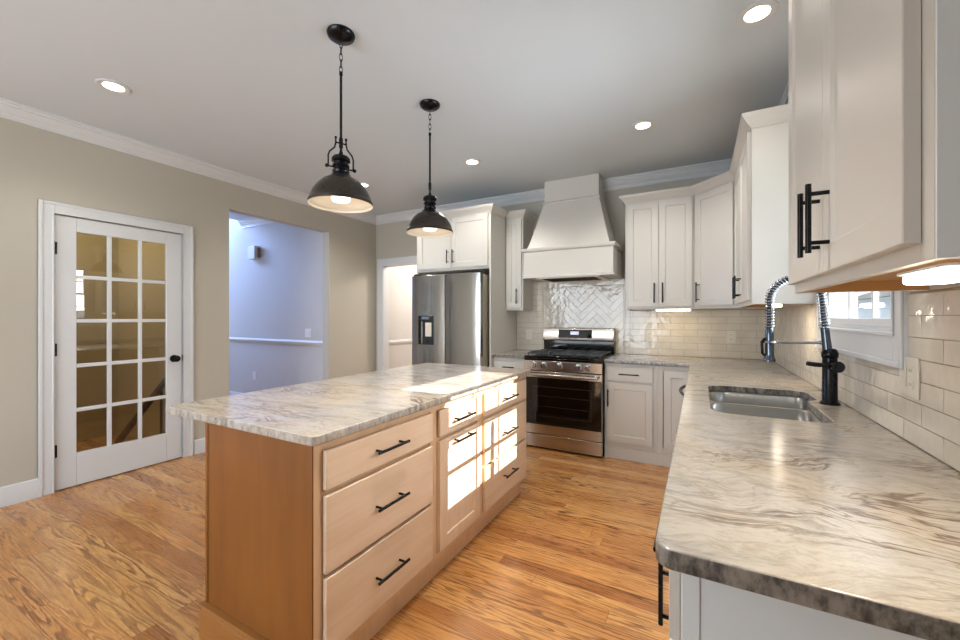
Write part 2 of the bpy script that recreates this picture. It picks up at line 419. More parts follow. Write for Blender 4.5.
struct('wall_right', mb, 'wall', 'greige wall behind the sink counter, with the window', 'wall')
mb = MB(); mb.box(XL-WT, -3.8, YR-0.12, YR, 0, CEIL); mb.box(-3.8, -0.4, YR-0.12, YR, 0, 0.3); mb.box(-3.8, -0.4, YR-0.12, YR, 2.4, CEIL); mb.box(-0.4, XW+0.14, YR-0.12, YR, 0, CEIL)
struct('wall_rear', mb, 'wall', 'greige wall behind the viewer with an added wide window', 'wall')

mb = MB(); mb.box(-0.85, XW, -0.87, -0.75, 0, CEIL)  # added out of view to block light from the right rear
struct('wall_light_block', mb, 'wall', 'added greige wall right behind the viewer, blocking rear light', 'wall')

# crown moulding of the room
crown = [(0.0, CEIL-0.105), (0.014, CEIL-0.105), (0.014, CEIL-0.092), (0.020, CEIL-0.086), (0.022, CEIL-0.076), (0.036, CEIL-0.066), (0.050, CEIL-0.050), (0.058, CEIL-0.032), (0.072, CEIL-0.030), (0.074, CEIL-0.018), (0.090, CEIL-0.012), (0.090, CEIL), (0.0, CEIL)]
mb = MB(); mb.sweep(crown, [(XW, YR), (XW, YB), (XL, YB), (XL, YR)])
struct('trim_1', mb, 'trim', 'white crown moulding around the kitchen ceiling', 'crown moulding')
base = [(0, 0), (0.015, 0), (0.015, 0.105), (0.010, 0.128), (0.004, 0.135), (0, 0.135)]
mb = MB()
for a, b in ((YR, 0.995), (1.997, OY0), (OY1, YB)): mb.sweep(base, [(XL, b), (XL, a)])
mb.sweep(base, [(XL+0.035, YB), (XL, YB)])
struct('baseboard_left', mb, 'trim', 'white baseboard along the left greige wall', 'baseboard')
# door casing (left wall) and back doorway casing
def casing(name, label, y0, y1, z, wd, axis, plane, sgn):
    mb = MB(); t = 0.019
    for k, (o, th) in enumerate(((0.0, t*0.75), (wd*0.62, t))):
        pass
    def bx(a0, a1, z0, z1, th):
        lo, hi = sorted((plane, plane+sgn*th))
        if axis == 'x': mb.box(lo, hi, a0, a1, z0, z1)
        else: mb.box(a0, a1, lo, hi, z0, z1)
    bx(y0-wd, y0, 0, z+wd, t*0.72); bx(y1, y1+wd, 0, z+wd, t*0.72); bx(y0, y1, z, z+wd, t*0.72)
    q = 0.022
    bx(y0-wd, y0-wd+q, 0, z+wd, t); bx(y1+wd-q, y1+wd, 0, z+wd, t); bx(y0-wd+q, y1+wd-q, z+wd-q, z+wd, t)
    q = 0.012
    bx(y0-q, y0, 0, z+q, t*0.85); bx(y1, y1+q, 0, z+q, t*0.85); bx(y0, y1, z, z+q, t*0.85)
    return struct(name, mb, 'trim', label, 'door casing', 0.0025)
casing('trim_2', 'white casing around the glazed french door', DY0-0.002, DY1+0.002, DZ, 0.082, 'x', XL, 1)
mb = MB(); mb.box(XL-WT, XL, DY0-0.012, DY0-0.001, 0, DZ+0.001); mb.box(XL-WT, XL, DY1+0.001, DY1+0.012, 0, DZ+0.001); mb.box(XL-WT, XL, DY0-0.012, DY1+0.012, DZ+0.001, DZ+0.012)
struct('trim_3', mb, 'trim', 'white jamb lining inside the french door frame', 'door jamb')
mb = MB(); wd = 0.094
mb.box(BX0-wd, BX0, YB-0.019, YB, 0, BZ+wd); mb.box(BX1, BX1+wd, YB-0.019, YB, 0, BZ+wd); mb.box(BX0, BX1, YB-0.019, YB, BZ, BZ+wd)
mb.box(BX0-0.001, BX0+0.012, YB-0.01, YB+WT, 0, BZ); mb.box(BX1-0.012, BX1, YB-0.01, YB+WT, 0, BZ); mb.box(BX0, BX1, YB-0.01, YB+WT, BZ-0.012, BZ)
struct('trim_4', mb, 'trim', 'white casing of the doorway left of the refrigerator', 'door casing', 0.0025)

# back hall beyond the doorway
mb = MB(); mb.box(XL-0.1, XL, YB+WT, 6.8, 0, CEIL); mb.box(XL-0.1, -2.0, 6.8, 6.9, 0, CEIL); mb.box(-2.1, -2.0, YB+WT, 6.8, 0, CEIL)
struct('wall_backhall', mb, 'hallwall', 'pale wall of the bright back hall seen through the doorway', 'wall')
mb = MB(); mb.box(XL-0.1, -2.0, YB+WT, 6.9, CEIL, CEIL+0.1)
struct('ceiling_backhall', mb, 'ceiling', 'ceiling of the back hall past the doorway', 'ceiling')
rail = [(0, 0.86), (0.012, 0.865), (0.02, 0.885), (0.028, 0.905), (0.02, 0.92), (0.012, 0.925), (0, 0.93)]
mb = MB(); mb.sweep(rail, [(-2.1, 6.8), (XL, 6.8), (XL, YB+WT)]); mb.sweep(base, [(-2.1, 6.8), (XL, 6.8), (XL, YB+WT)])
struct('trim_5', mb, 'trim', 'white chair rail on the wall of the back hall', 'chair rail')
# foyer beyond the passage
FX, FY0, FY1, FC, FS = -8.1, 2.14, 3.60, CEIL, -6.08
mb = MB(); mb.box(FX, XL-WT, FY1, FY1+0.1, 0, 5.0); mb.box(FX, XL-WT, FY0-0.1, FY0, 0, 5.0); mb.box(FS, FS+0.1, FY0, FY1, FC+0.1, 5.0)
mb.box(FX-0.1, FX, FY0-0.1, 2.3, 0, 5.0); mb.box(FX-0.1, FX, 3.3, FY1+0.1, 0, 5.0); mb.box(FX-0.1, FX, 2.3, 3.3, 0, 0.8); mb.box(FX-0.1, FX, 2.3, 3.3, 4.4, 5.0)
struct('wall_hallway', mb, 'hallwall', 'blue lit hallway wall seen through the wide opening', 'wall')
mb = MB(); mb.box(FS, XL-0.001, FY0-0.1, FY1+0.1, FC, FC+0.1); mb.box(FX, FS, FY0-0.1, FY1+0.1, 5.0, 5.1)
struct('ceiling_hallway', mb, 'ceiling', 'dim ceiling of the hallway past the opening', 'ceiling')
hrail = [(o, z+0.045) for o, z in rail]
mb = MB(); mb.sweep(hrail, [(XL-WT, FY1), (FX, FY1)]); mb.sweep(base, [(XL-WT, FY1), (FX, FY1)])
mb.sweep(crown, [(XL-WT, FY1), (FS, FY1)])
struct('trim_6', mb, 'trim', 'chair rail, baseboard and crown on the blue hallway wall', 'trim')
# closet / stair behind the french door
mb = MB(); mb.box(-5.75, -5.65, 0.5, 2.04, 0, CEIL); mb.box(-5.65, XL-WT, 0.5, 0.6, 0, CEIL)
mb.box(-5.65, XL-WT, 1.97, 2.04, 0, CEIL)
struct('wall_stairwell', mb, 'tanwall', 'tan wall of the stairwell behind the french door', 'wall')
mb = MB(); mb.box(-5.75, XL-WT, 0.5, 2.04, CEIL, CEIL+0.1)
struct('ceiling_stairwell', mb, 'ceiling', 'ceiling of the stairwell behind the french door', 'ceiling')

# ------------------------------------------------------------------ french door
d = thing('door_1', 'white fifteen pane french door with black hinges and knob', 'door', (XL-0.004, DY0+0.003, 0.008), PI/2, kind='structure')
W_, H_, T_ = 0.822, 2.030, 0.036      # local: x along +Y, front faces local -y = +X
colx = [(0.118, 0.300), (0.328, 0.502), (0.528, 0.702)]
rowz = [(0.245, 0.556), (0.584, 0.893), (0.921, 1.234), (1.262, 1.570), (1.598, 1.925)]
mb = MB()
mb.box(0, colx[0][0], 0, T_, 0, H_); mb.box(colx[2][1], W_, 0, T_, 0, H_)
mb.box(colx[0][0], colx[2][1], 0, T_, 0, rowz[0][0]); mb.box(colx[0][0], colx[2][1], 0, T_, rowz[4][1], H_)
mb.build('door_frame', 'trim', d, 0.003)
mb = MB()
for (a, b), (c2, e2) in zip(colx, colx[1:]): mb.box(b, c2, 0.003, T_-0.003, rowz[0][0], rowz[4][1])
for (a, b), (c2, e2) in zip(rowz, rowz[1:]): mb.box(colx[0][0], colx[2][1], 0.0032, T_-0.0032, b, c2)
mb.build('muntin_grid', 'trim', d, 0.004)
for (a, b) in colx:
    for (c2, e2) in rowz:
        mb = MB(); mb.box(a, b, 0.016, 0.020, c2, e2); mb.build('pane', 'doorglass', d)
for z in (1.785, 1.036, 0.289):
    mb = MB(); mb.cyl((-0.004, -0.006, z-0.047), (-0.004, -0.006, z+0.047), 0.007, 12); mb.box(-0.004, 0.012, -0.0025, 0.0, z-0.045, z+0.045)
    mb.cyl((-0.004, -0.006, z+0.047), (-0.004, -0.006, z+0.053), 0.004, 8)
    mb.build('hinge', 'black', d)
mb = MB(); kx, kz = 0.758, 0.906
mb.lathe([(0.0, 0.0), (0.032, 0.0), (0.032, 0.006), (0.026, 0.010), (0.012, 0.012), (0.011, 0.030), (0.016, 0.036), (0.027, 0.044), (0.030, 0.054), (0.026, 0.064), (0.014, 0.070), (0.0, 0.071)], (kx, 0, kz), 24, axis='-y')
mb.build('knob', 'black', d)
mb = MB(); mb.box(W_-0.0015, W_+0.0015, -0.006, 0.0, kz-0.028, kz+0.028); mb.build('latch_plate', 'black', d)

# handrail behind the door
mb = MB()
p0, p1 = Vector((-4.55, 1.50, 0.055)), Vector((-4.55, 1.955, 0.682))
mb.tube([p0, p1], 0.028, 10); 
for f in (0.9,):
    q = p0.lerp(p1, f); mb.cyl(q, (-4.55, q.y, 0.0), 0.012, 8)
tag(mb.build('stair_handrail', 'darkwood'), 'dark brown sloping handrail behind the french door glass', 'handrail')

# ------------------------------------------------------------------ window
wn = thing('window_1', 'white framed grid window above the sink', 'window', (0, 0, 0), 0, kind='structure')
mb = MB(); cw = 0.085
def ring_boxes(mb, x0, x1, y0, y1, z0, z1, w_):
    mb.box(x0, x1, y0-w_, y0, z0-w_, z1+w_); mb.box(x0, x1, y1, y1+w_, z0-w_, z1+w_); mb.box(x0, x1, y0, y1, z0-w_, z0); mb.box(x0, x1, y0, y1, z1, z1+w_)
cy0, cy1, cz0, cz1 = WY0-0.082, WY1+0.035, WZ0-0.112, WZ1+0.085
mb.box(XW-0.018, XW, cy0, WY0, cz0, cz1); mb.box(XW-0.018, XW, WY1, cy1, cz0, cz1); mb.box(XW-0.018, XW, WY0, WY1, cz0, WZ0); mb.box(XW-0.018, XW, WY0, WY1, WZ1, cz1)
mb.box(XW-0.026, XW-0.018, cy0, cy0+0.02, cz0, cz1); mb.box(XW-0.026, XW-0.018, cy0+0.02, cy1, cz0, cz0+0.02); mb.box(XW-0.024, XW-0.018, cy0+0.02, cy1, cz1-0.02, cz1)
mb.box(XW-0.024, XW-0.018, WY0-0.012, WY1, WZ0-0.014, WZ0); mb.box(XW-0.024, XW-0.018, WY0-0.012, WY0, WZ0, WZ1)
mb.build('casing', 'trim', wn, 0.003)
mb = MB()
ring_boxes(mb, XW, XW+0.13, WY0+0.012, WY1-0.012, WZ0+0.012, WZ1-0.012, 0.012)
mb.build('jamb', 'trim', wn)
GY0, GY1 = 1.837, 2.675; ZM = 1.67
for nm, z0, z1, xo in (('lower_sash', WZ0+0.012, ZM+0.018, 0.588), ('upper_sash', ZM-0.018, WZ1-0.012, 0.625)):
    g0, g1 = (1.28, ZM-0.018) if nm == 'lower_sash' else (ZM+0.018, 2.06)
    mb = MB(); mb.box(xo, xo+0.035, WY0+0.012, GY0, z0, z1); mb.box(xo, xo+0.035, GY1, WY1-0.012, z0, z1)
    mb.box(xo, xo+0.035, GY0, GY1, z0, g0); mb.box(xo, xo+0.035, GY0, GY1, g1, z1)
    for k in (1, 2):
        yc = GY0+(GY1-GY0)*k/3; mb.box(xo+0.009, xo+0.026, yc-0.008, yc+0.008, g0, g1)
    zc = (g0+g1)/2; mb.box(xo+0.0095, xo+0.0255, GY0, GY1, zc-0.009, zc+0.009)
    sash = mb.build(nm, 'trim', wn, 0.002)
    mb = MB(); mb.box(xo+0.016, xo+0.019, GY0, GY1, g0, g1); mb.build('glass', 'glass', sash)
# added window frames, unseen, built around the rear and side fill lamps
for nm, lab, args in (('added_window_rear', 'added wide white framed window behind the viewer, letting in fill light', 'r'), ('added_window_side', 'added white framed window in the right wall, letting in fill light', 's')):
    mb = MB()
    if args == 'r':
        for x in (-3.8, -2.68, -1.56, -0.45): mb.box(x, x+0.05, YR-0.08, YR-0.03, 0.3, 2.4)
        for z in (0.3, 1.32, 2.34): mb.box(-3.8, -0.4, YR-0.078, YR-0.032, z, z+0.06)
    else:
        for y in (-2.75, -1.875, -1.0): mb.box(XW+0.04, XW+0.09, y, y+0.05, 0.5, 2.3)
        for z in (0.5, 1.38, 2.25): mb.box(XW+0.042, XW+0.088, -2.75, -0.95, z, z+0.05)
    struct(nm, mb, 'trim', lab, 'window')

# ------------------------------------------------------------------ outside
mb = MB(); mb.box(1.0, 60, -20, 70, -0.65, -0.6)
tag(mb.build('lawn_ground', 'lawn'), 'green lawn outside the sink window', 'ground', kind='structure')
hs = thing('neighbour_house', 'grey blue sided house beyond the sink window', 'house', (9.0, 27.0, -0.6), 0)
mb = MB(); mb.box(0, 8, 0, 9, 0, 3.0); mb.build('siding_wall', 'siding', hs)
mb = MB(); mb.prism([(-0.4, 3.0), (8.4, 3.0), (4, 4.6)], -0.4, 9.4, 1); mb.build('roof', 'roofing', hs)
for x in (1.2, 4.2, 6.4):
    mb = MB(); mb.box(x, x+1.0, -0.05, 0.0, 1.0, 2.5); f = mb.build('window_frame', 'trim', hs)
    mb = MB(); mb.box(x+0.1, x+0.9, -0.06, -0.05, 1.1, 2.4); mb.build('window_glass', 'blackglass', f)
for (x, y, h) in ((14, 4.5, 4.4), (17, 9.5, 5.6), (19, 1.0, 5.0)):
    t = thing('garden_tree', {14: 'smallest green tree outside, straight across from the sink window', 17: 'tallest green tree outside past the sink window', 19: 'farthest green tree outside the sink window'}[x], 'tree', (x, y, -0.6))
    mb = MB(); mb.tube([(0, 0, 0), (0.05, 0, h*0.3), (0, 0.05, h*0.55)], [0.16, 0.12, 0.06], 8); mb.build('trunk', 'bark', t)
    mb = MB()
    for k in range(46):
        a, r_ = random.uniform(0, 2*PI), random.uniform(0, 1)**0.5*h*0.24; zz = random.uniform(0.42, 0.95)*h
        m4 = Matrix.Translation((r_*math.cos(a), r_*math.sin(a), zz)) @ Matrix.Diagonal((1, 1, 0.8, 1))
        g = bmesh.ops.create_icosphere(mb.bm, subdivisions=2, radius=h*random.uniform(0.08, 0.15), matrix=m4)
        for v in g['verts']: v.co += Vector((random.uniform(-1, 1), random.uniform(-1, 1), random.uniform(-1, 1)))*0.07
    mb.build('crown', 'leaf', t, smooth=0)

# ------------------------------------------------------------------ tile backsplash
def subtract(r, h):
    """rect (a0,a1,z0,z1) minus hole -> rects"""
    a0, a1, z0, z1 = r; b0, b1, y0, y1 = h
    if b1 <= a0 or b0 >= a1 or y1 <= z0 or y0 >= z1: return [r]
    out = []
    if a0 < b0: out.append((a0, b0, z0, z1))
    if a1 > b1: out.append((b1, a1, z0, z1))
    m0, m1 = max(a0, b0), min(a1, b1)
    if z0 < y0: out.append((m0, m1, z0, y0))
    if z1 > y1: out.append((m0, m1, y1, z1))
    return out
TL, TH, G = 0.236, 0.0645, 0.0028
def tiles(mb, a0, a1, z0, z1, holes, place, phase=0.0):
    nrow = 0; z = z0
    while z < z1-0.004:
        zt = min(z+TH, z1); a = a0-TL+((nrow % 2)*TL/2+phase) % TL
        while a < a1:
            rs = [(max(a, a0), min(a+TL, a1), z, zt)]
            if rs[0][1]-rs[0][0] > 0.008:
                for h in holes: rs = [q for r in rs for q in subtract(r, h)]
                for r in rs:
                    x0, x1, y0, y1 = r[0]+G/2, r[1]-G/2, r[2]+G/2, r[3]-G/2
                    if x1-x0 < 0.006 or y1-y0 < 0.006: continue
                    tx, tz = random.uniform(-1, 1)*0.0007, random.uniform(-1, 1)*0.0006; D = 0.0075
                    fr = [place(x0, y0, D-tx-tz), place(x1, y0, D+tx-tz), place(x1, y1, D+tx+tz), place(x0, y1, D-tx+tz)]
                    bk = [place(x0, y0, 0.004), place(x1, y0, 0.004), place(x1, y1, 0.004), place(x0, y1, 0.004)]
                    mb.loft([bk, fr], False, True)
            a += TL
        z += TH; nrow += 1
Z0 = TOP+0.002
rt = thing('tile_backsplash', 'cream glazed subway tile on the wall behind the sink', 'backsplash', (0, 0, 0))
pl = lambda a, z, dd: (XW-dd, a, z)
mb = MB(); hw = (cy0+0.002, cy1-0.002, cz0+0.002, cz1-0.002)
tiles(mb, 0.74, YB-0.009, Z0, ZU-0.001, [hw], pl, 0.06)
mb.build('tile_field', 'tile', rt, smooth=0)
mb = MB()
for r in subtract((0.74, YB-0.004, Z0, ZU-0.002), hw): mb.box(XW-0.0045, XW-0.0005, r[0], r[1], r[2], r[3])
mb.build('grout_bed', 'grout', rt)
ut = thing('tile_backsplash', 'cream subway tile around the top of the sink window between the wall cabinets', 'backsplash', (0, 0, 0))
mb = MB(); tiles(mb, 1.597, 2.794, ZU, 2.44, [hw], pl, 0.12); mb.build('tile_field', 'tile', ut, smooth=0)
mb = MB()
for r in subtract((1.597, 2.794, ZU, 2.44), hw): mb.box(XW-0.0045, XW-0.0005, r[0], r[1], r[2], r[3])
mb.build('grout_bed', 'grout', ut)
bt = thing('tile_backsplash', 'cream subway tile on the range wall with a herringbone field over the stove', 'backsplash', (0, 0, 0))
HX0, HX1, HZ1 = -1.575, -0.697, 1.612
plb = lambda a, z, dd: (a, YB-dd, z)
mb = MB(); hh = (HX0-0.016, HX1+0.016, 0.5, HZ1+0.016)
tiles(mb, -1.914, HX0-0.016, Z0, 1.69, [], plb, 0.03); tiles(mb, HX1+0.016, -0.632, Z0, 1.69, [], plb, 0.1); tiles(mb, -0.632, XW-0.009, Z0, ZU-0.002, [], plb, 0.03)
tiles(mb, HX0-0.016, HX1+0.016, HZ1+0.016, 1.69, [], plb, 0.05)
mb.build('tile_field', 'tile', bt, smooth=0)
mb = MB(); mb.box(-1.914, -0.634, YB-0.0045, YB-0.0005, Z0, 1.69); mb.box(-0.634, XW-0.004, YB-0.0045, YB-0.0005, Z0, ZU-0.003)
mb.build('grout_bed', 'grout', bt)
mb = MB(); r_ = 0.016
mb.box(HX0-r_+0.001, HX0-0.001, YB-0.010, YB-0.004, Z0, HZ1+r_); mb.box(HX1+0.001, HX1+r_-0.001, YB-0.010, YB-0.004, Z0, HZ1+r_); mb.box(HX0, HX1, YB-0.010, YB-0.004, HZ1+0.001, HZ1+r_-0.001)
mb.build('pencil_trim', 'tile', bt, 0.002)
mb = MB(); c45 = math.sqrt(0.5); cx, cz = (HX0+HX1)/2, 1.25
def hb(u0, u1, v0, v1):
    u0 += G/2; u1 -= G/2; v0 += G/2; v1 -= G/2
    P = [(u0, v0), (u1, v0), (u1, v1), (u0, v1)]
    xy = [(cx+(u-v)*c45, cz+(u+v)*c45) for u, v in P]
    if max(p[0] for p in xy) < HX0 or min(p[0] for p in xy) > HX1 or max(p[1] for p in xy) < Z0 or min(p[1] for p in xy) > HZ1: return
    tt = [random.uniform(-1, 1)*0.0007 for _ in range(2)]; D = 0.0075
    dd = [D-tt[0]-tt[1], D+tt[0]-tt[1], D+tt[0]+tt[1], D-tt[0]+tt[1]]
    mb.loft([[plb(x, z, 0.004) for x, z in xy], [plb(x, z, q) for (x, z), q in zip(xy, dd)]], False, True)
for i in range(-30, 31):
    for j in range(-6, 7):
        ox, oy = i*TH+j*TL, i*TH-j*TL
        hb(ox, ox+TL, oy, oy+TH); hb(ox, ox+TH, oy+TH, oy+TH+TL)
for co, no in (((HX0, 0, 0), (-1, 0, 0)), ((HX1, 0, 0), (1, 0, 0)), ((0, 0, Z0), (0, 0, -1)), ((0, 0, HZ1), (0, 0, 1))):
    bmesh.ops.bisect_plane(mb.bm, geom=mb.bm.verts[:]+mb.bm.edges[:]+mb.bm.faces[:], plane_co=co, plane_no=no, clear_outer=True)
mb.build('herringbone_field', 'tile', bt, smooth=0)

# ------------------------------------------------------------------ cabinet kit (local: front faces -y, x to the right seen from the front)
def bar_handle(parent, x, z, yf, L=0.15, vertical=True, r=0.0058, off=0.036, mat='black', inset=0.022):
    mb = MB(); y = yf-off
    if vertical:
        mb.cyl((x, y, z-L/2), (x, y, z+L/2), r, 12)
        for s in (-1, 1): mb.cyl((x, yf, z+s*(L/2-inset)), (x, y, z+s*(L/2-inset)), r*0.8, 10)
    else:
        mb.cyl((x-L/2, y, z), (x+L/2, y, z), r, 12)
        for s in (-1, 1): mb.cyl((x+s*(L/2-inset), yf, z), (x+s*(L/2-inset), y, z), r*0.8, 10)
    return mb.build('handle', mat, parent)
CAB_CROWN = [(0.0, ZT-0.012), (0.006, ZT-0.012), (0.008, ZT+0.000), (0.02, ZT+0.012), (0.04, ZT+0.038), (0.05, ZT+0.05), (0.052, ZT+0.066), (0.0, ZT+0.066)]
def carcass(mb, x0, x1, y0, y1, z0, z1, stile=0.038, rail=0.038, t=0.016, top=True, open_front=False):
    mb.box(x0, x0+t, y0+0.018, y1, z0, z1); mb.box(x1-t, x1, y0+0.018, y1, z0, z1)
    mb.box(x0+t, x1-t, y1-0.008, y1, z0, z1)
    if top: mb.box(x0+t, x1-t, y0+0.018, y1-0.008, z1-t, z1)
    mb.box(x0, x0+stile, y0, y0+0.018, z0, z1); mb.box(x1-stile, x1, y0, y0+0.018, z0, z1)
    mb.box(x0+stile, x1-stile, y0, y0+0.018, z0, z0+rail); mb.box(x0+stile, x1-stile, y0, y0+0.018, z1-rail, z1)
    return mb
DT = 0.02
def wall_cab(label, loc, rz, x0, x1, depth, doors, z0=ZU, z1=ZT, crown_path=None, hz=None, bottom_mat='ply', name='wall_cabinet', dz0=None, dz1=None, hl=0.152):
    """origin on the face-frame plane; y from 0 (frame) to depth (wall)"""
    t = thing(name, label, 'cabinet', loc, rz)
    mb = MB(); carcass(mb, x0, x1, 0, depth, z0, z1); mb.build('body', 'cab', t, 0.0012)
    mb = MB(); mb.box(x0+0.0175, x1-0.0175, 0.019, depth-0.009, z0+0.030, z0+0.042); mb.box(x0+0.0165, x0+0.0185, 0.019, depth-0.009, z0+0.001, z0+0.03); mb.box(x1-0.0185, x1-0.0165, 0.019, depth-0.009, z0+0.001, z0+0.03); mb.build('bottom_panel', bottom_mat, t)
    a = dz0 if dz0 is not None else z0+0.026; b = dz1 if dz1 is not None else z1-0.02
    for (dx0, dx1, hx) in doors:
        mb = MB(); mb.shaker(dx0, dx1, a, b, -DT, DT-0.001); dd = mb.build('door', 'cab', t)
        if hx is not None: bar_handle(dd, hx, hz if hz else a+0.112, -DT, hl)
    if crown_path:
        mb = MB(); mb.sweep(CAB_CROWN, crown_path)
        mb.build('crown', 'cab', t)
    return t
WD = XW-0.009-0.268
# near cabinet on the right wall: local x = -(Y - Y0)
near = wall_cab('white two-door wall cabinet nearest the viewer, above the right counter', (0.268, 1.595, 0), -PI/2, 0, 0.858, 0.305,
    [(0.020, 0.4165, 0.393), (0.420, 0.826, 0.472)], crown_path=[(0.858, 0.305), (0.858, 0), (0, 0), (0, 0.305)], hz=1.502)
far = wall_cab('white two-door wall cabinet with pale end panel left of the sink window', (0.268, 3.795, 0), -PI/2, 0, 0.995, 0.305,
    [(0.018, 0.4955, 0.4955-0.045), (0.4985, 0.972, 0.5+0.085)], crown_path=[(0.995, 0.305), (0.995, 0), (-0.02, 0)], hz=1.49)
two = wall_cab('white two-door wall cabinet right of the range hood', (0, 4.10, 0), 0, -0.632, -0.037, 0.305,
    [(-0.614, -0.335, -0.335-0.034), (-0.332, -0.052, -0.332+0.034)], crown_path=[(-0.032, 0), (-0.632, 0), (-0.632, 0.305)], hz=1.512, hl=0.185)
nar = wall_cab('narrow white single-door wall cabinet between refrigerator and hood', (0, 4.10, 0), 0, -1.914, -1.708, 0.305,
    [(-1.902, -1.722, -1.768)], crown_path=[(-1.708, 0.305), (-1.708, 0), (-1.914, 0)], hz=1.515, hl=0.17)
# diagonal corner cabinet
cc = thing('corner_wall_cabinet', 'white diagonal corner wall cabinet with one door', 'cabinet', (0, 0, 0))
e = 0.0012
mb = MB(); mb.prism([(-0.037+e, YB-0.001), (-0.037+e, 4.10), (0.268, 3.795+e), (XW-0.001, 3.795+e), (XW-0.001, YB-0.001)], ZU, ZT); mb.build('body', 'cab', cc, 0.001)
dg = thing('door_mount', None, None); bpy.data.objects.remove(dg)
mb = MB(); mb.shaker(0.022, 0.409, ZU+0.026, ZT-0.02, -DT-0.001, DT); dd = mb.build('door', 'cab', cc)
dd.location = (-0.037, 4.10, 0); dd.rotation_euler = (0, 0, -PI/4)
bar_handle(dd, 0.022+0.052, 1.505, -DT, 0.175)
mb = MB(); mb.sweep(CAB_CROWN, [(0.268, 3.795), (-0.037, 4.10)]); mb.build('crown', 'cab', cc)

# refrigerator surround
fs = thing('refrigerator_cabinet', 'white cabinet surround over and beside the refrigerator', 'cabinet', (0, 3.73, 0))
SX0, SX1, FD = -2.885, -1.9165, 0.674
mb = MB(); mb.box(SX1-0.019, SX1, 0, FD, 0, ZT); mb.build('side_panel', 'cab', fs, 0.001)
mb = MB(); mb.box(SX0, SX0+0.019, 0, FD, 0, ZT); mb.build('side_panel', 'cab', fs, 0.001)
mb = MB(); carcass(mb, SX0+0.0195, SX1-0.0195, 0.001, FD, 1.80, ZT-0.001, 0.03, 0.034); mb.box(SX0+0.03, SX1-0.03, 0.02, FD-0.01, 1.80, 1.816); mb.build('body', 'cab', fs, 0.001)
xm = (SX0+SX1)/2
for a, b, hx in ((SX0+0.03, xm-0.002, xm-0.036), (xm+0.002, SX1-0.03, xm+0.036)):
    mb = MB(); mb.shaker(a, b, 1.83, ZT-0.02, -DT, DT); dd = mb.build('door', 'cab', fs); bar_handle(dd, hx, 1.95, -DT, 0.15)
mb = MB(); mb.sweep(CAB_CROWN, [(SX1, 0.32), (SX1, 0), (SX0, 0), (SX0, FD)]); mb.build('crown', 'cab', fs)

# ------------------------------------------------------------------ refrigerator
fr = thing('refrigerator', 'stainless side by side refrigerator with dispenser in the left door', 'refrigerator', (0, 0, 0))
RX0, RX1, RY, RZ = -2.832, -1.955, 3.56, 1.745
mb = MB(); mb.box(RX0+0.012, RX1-0.008, RY+0.075, 4.36, 0.05, RZ-0.012); mb.build('body', 'fridgeside', fr, 0.004)
mb = MB(); mb.box(RX0+0.02, RX1-0.02, RY+0.05, RY+0.10, 0.0, 0.07); mb.build('base_grille', 'dark', fr)
SP = -2.387
def fdoor(a, b, nm):
    mb = MB(); pts = []
    n = 10; bulge = 0.012
    for k in range(n+1):
        f = k/n; pts.append((a+(b-a)*f, RY+bulge*(2*f-1)**4))
    poly = pts+[(b, RY+0.07), (a, RY+0.07)]
    mb.prism(poly, 0.075, RZ); return mb.build(nm, 'fridge', fr, 0.004)
ld = fdoor(RX0, SP-0.004, 'door'); rd = fdoor(SP+0.004, RX1, 'door')
mb = MB(); mb.box(SP-0.012, SP+0.012, RY+0.02, RY+0.074, 0.08, RZ-0.004); mb.build('door_gap', 'dark', fr)
mb = MB(); mb.box(-2.735, -2.528, RY-0.003, RY+0.004, 0.985, 1.302); disp = mb.build('dispenser', 'blackglass', ld, 0.003)
mb = MB(); mb.box(-2.685, -2.585, RY-0.005, RY-0.0025, 1.262, 1.29); mb.build('display', 'springsteel', disp)
mb = MB(); mb.box(-2.632, -2.552, RY-0.012, RY-0.002, 1.075, 1.225); mb.build('paddle', 'plate', disp, 0.004)
mb = MB(); mb.box(-2.688, -2.672, RY-0.010, RY-0.002, 0.995, 1.235); mb.build('nozzle', 'steel', disp, 0.003)
for hx in (RX0+0.02, RX1-0.12):
    mb = MB(); mb.box(hx, hx+0.10, RY+0.02, RY+0.14, RZ-0.001, RZ+0.018); mb.build('hinge_cover', 'dark', fr, 0.004)

# ------------------------------------------------------------------ range hood
hd = thing('range_hood', 'white flared wooden range hood over the stove', 'range hood', (0, 0, 0))
A0, A1, HY = -1.645, -0.705, 3.92; HB = YB-0.001
mb = MB(); mb.box(A0+0.012, A1-0.012, HY+0.012, HB, 1.70, 1.985); 
mb.build('band', 'cab', hd, 0.001)
mb = MB(); led = [(0.0, 1.968), (0.012, 1.972), (0.02, 1.990), (0.02, 2.004), (0.0, 2.004)]
mb.sweep(led, [(A1-0.012, HB), (A1-0.012, HY+0.012), (A0+0.012, HY+0.012), (A0+0.012, HB)]); mb.box(A0+0.013, A1-0.013, HY+0.013, HB, 1.986, 2.003); mb.build('ledge', 'cab', hd)
mb = MB(); low = [(0.0, 1.693), (0.011, 1.693), (0.011, 1.710), (0.0, 1.716)]
mb.sweep(low, [(A1-0.012, HB), (A1-0.012, HY+0.012), (A0+0.012, HY+0.012), (A0+0.012, HB)]); mb.build('lower_lip', 'cab', hd)
def fring(f):
    k = f**0.92
    x0 = -1.603+(0.136)*k; x1 = -0.752-(0.133)*k; y = 3.955+0.147*k; z = 2.003+0.497*f
    return [(x0, y, z), (x1, y, z), (x1, HB, z), (x0, HB, z)]
mb = MB(); mb.loft([fring(i/8) for i in range(9)]); mb.build('flared_body', 'cab', hd)
mb = MB(); mb.box(-1.462, -0.89, 4.108, HB, 2.499, CEIL-0.001); mb.build('chimney', 'cab', hd, 0.001)
mb = MB(); tr = [(0, 2.488), (0.012, 2.492), (0.02, 2.506), (0.0, 2.518)]
